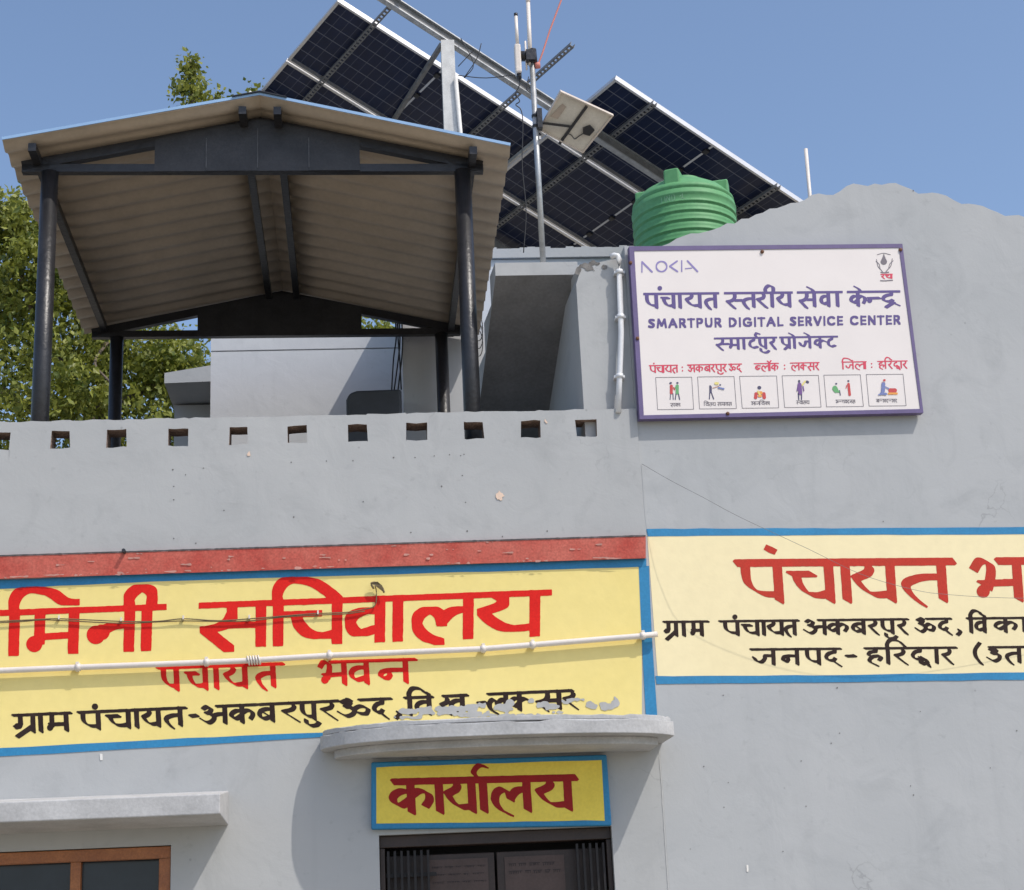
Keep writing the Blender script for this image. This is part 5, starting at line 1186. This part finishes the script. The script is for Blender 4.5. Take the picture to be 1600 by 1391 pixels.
def tree_obj(name, label, base, clusters, trunk_r, nleaf, lsize, limbs, cat='tree'):
    e = empty(name, tuple(base), label, cat)
    V = []; Fs = []
    for (c, r, wgt) in clusters:
        c = np.array(c); k = int(nleaf * wgt)
        # twiglets: leaves gathered in sprays
        ns = max(3, k // 14)
        for s_ in range(ns):
            d = rng.normal(size=3); d /= np.linalg.norm(d); rr = rng.random() ** .45
            sc_ = c + d * np.array(r) * rr
            td = rng.normal(size=3); td[2] -= .3; td /= np.linalg.norm(td)
            for q in range(14):
                p = sc_ + td * (q - 7) * lsize * .30 + rng.normal(size=3) * lsize * .55
                a = rng.normal(size=3); a[2] -= .7; a /= np.linalg.norm(a)
                b_ = np.cross(a, rng.normal(size=3)); b_ /= np.linalg.norm(b_); n_ = np.cross(a, b_)
                l = lsize * rng.uniform(.45, 1.4); w_ = l * rng.uniform(.26, .4)
                o = len(V); V += [p, p + a * l * .45 + b_ * w_ + n_ * l * .06, p + a * l * 1.05, p + a * l * .45 - b_ * w_ + n_ * l * .06]; Fs += [(o, o + 1, o + 2), (o, o + 2, o + 3)]
    m = MB(); m.add(V, Fs, 0, False); m.build('crown', LEAF, e, fixn=False)
    m = MB()
    for pts, r in limbs: m.tube(cr_spline(pts, 5), list(np.linspace(r[0], r[1], len(cr_spline(pts, 5)))), 8)
    m.build('trunk', BARK, e)
    return e
def T(x, y, dY=0): return AY(x, y, TRY + dY)
pxm = TRY / F / .93        # metres per photo pixel near the tree
cl = []
def C_(x, y, rx, ry, w_, dY=0): cl.append((T(x, y, dY), (rx * pxm, rx * pxm * 1.1, ry * pxm), w_))
C_(20, 350, 60, 50, .8, -.4); C_(-40, 420, 90, 90, .9); C_(60, 420, 75, 75, 1.0, -.5); C_(20, 480, 80, 60, .75, .3); C_(130, 470, 80, 90, .8); C_(60, 560, 110, 60, .9, -.2)
C_(200, 560, 110, 70, 1.2, .2); C_(280, 590, 70, 70, 1.0); C_(120, 620, 120, 50, .9, -.3); C_(-60, 600, 90, 80, .7, .4); C_(40, 690, 160, 60, .8); C_(230, 690, 120, 70, .9)
C_(190, 430, 90, 90, .7, .6); C_(260, 330, 80, 90, .6, .6); C_(300, 220, 45, 60, .28, .6); C_(303, 145, 26, 26, .13, .5); C_(295, 108, 17, 26, .12, .5); C_(279, 140, 13, 14, .035, .5); C_(335, 155, 13, 12, .04, .5); C_(395, 142, 10, 6, .022, .6); C_(380, 240, 70, 90, .4, .8); C_(-120, 330, 80, 80, .5); C_(-190, 500, 110, 150, .6)
tb = np.array([T(140, 700)[0], TRY + .3, 0.0])
limbs = [([tb, tb + (0.1, 0, 1.6), tb + (-.05, .1, 3.2), T(150, 640, .2)], (.22, .13)), ([T(150, 660, .2), T(90, 560, 0), T(40, 450, -.3), T(15, 350, -.4)], (.10, .02)), ([T(150, 650, .2), T(200, 500, .3), T(270, 330, .5), T(300, 200, .5), T(297, 90, .5)], (.11, .008)),
         ([T(150, 660, .2), T(240, 600, 0), T(300, 570, 0)], (.07, .015)), ([T(140, 700, .2), T(20, 620, 0), T(-80, 560, .2)], (.09, .02)), ([T(180, 560, .2), T(120, 480, 0), T(130, 420, 0)], (.06, .015)), ([T(270, 330, .5), T(350, 230, .7), T(395, 140, .6)], (.05, .008)), ([T(205, 500, .3), T(150, 560, -.6), T(165, 590, -.9), T(190, 610, -1.0)], (.02, .012)), ([T(300, 180, .5), T(318, 165, .5), T(338, 152, .5)], (.012, .006))]
tree_obj('leafy_tree', 'tall yellow green leafy tree behind the shed with a shoot above its roof', tb, cl, .2, 2700, .076, limbs)
cl2 = []
for x, y, rx, ry, w_ in ((585, 520, 40, 26, .25), (560, 560, 80, 60, .5), (470, 600, 120, 60, .6), (660, 590, 90, 70, .5)): cl2.append((AY(x, y, 21), (rx * .0083, rx * .009, ry * .0083), w_))
tb2 = np.array([AY(540, 600, 21)[0], 21, 0.0])
tree_obj('leafy_tree', 'low green tree top just showing behind the back room roof', tb2, cl2, .2, 1600, .09, [([tb2, tb2 + (0, 0, 3), AY(540, 640, 21)], (.2, .08)), ([AY(540, 640, 21), AY(580, 560, 21), AY(588, 520, 21)], (.08, .02))])
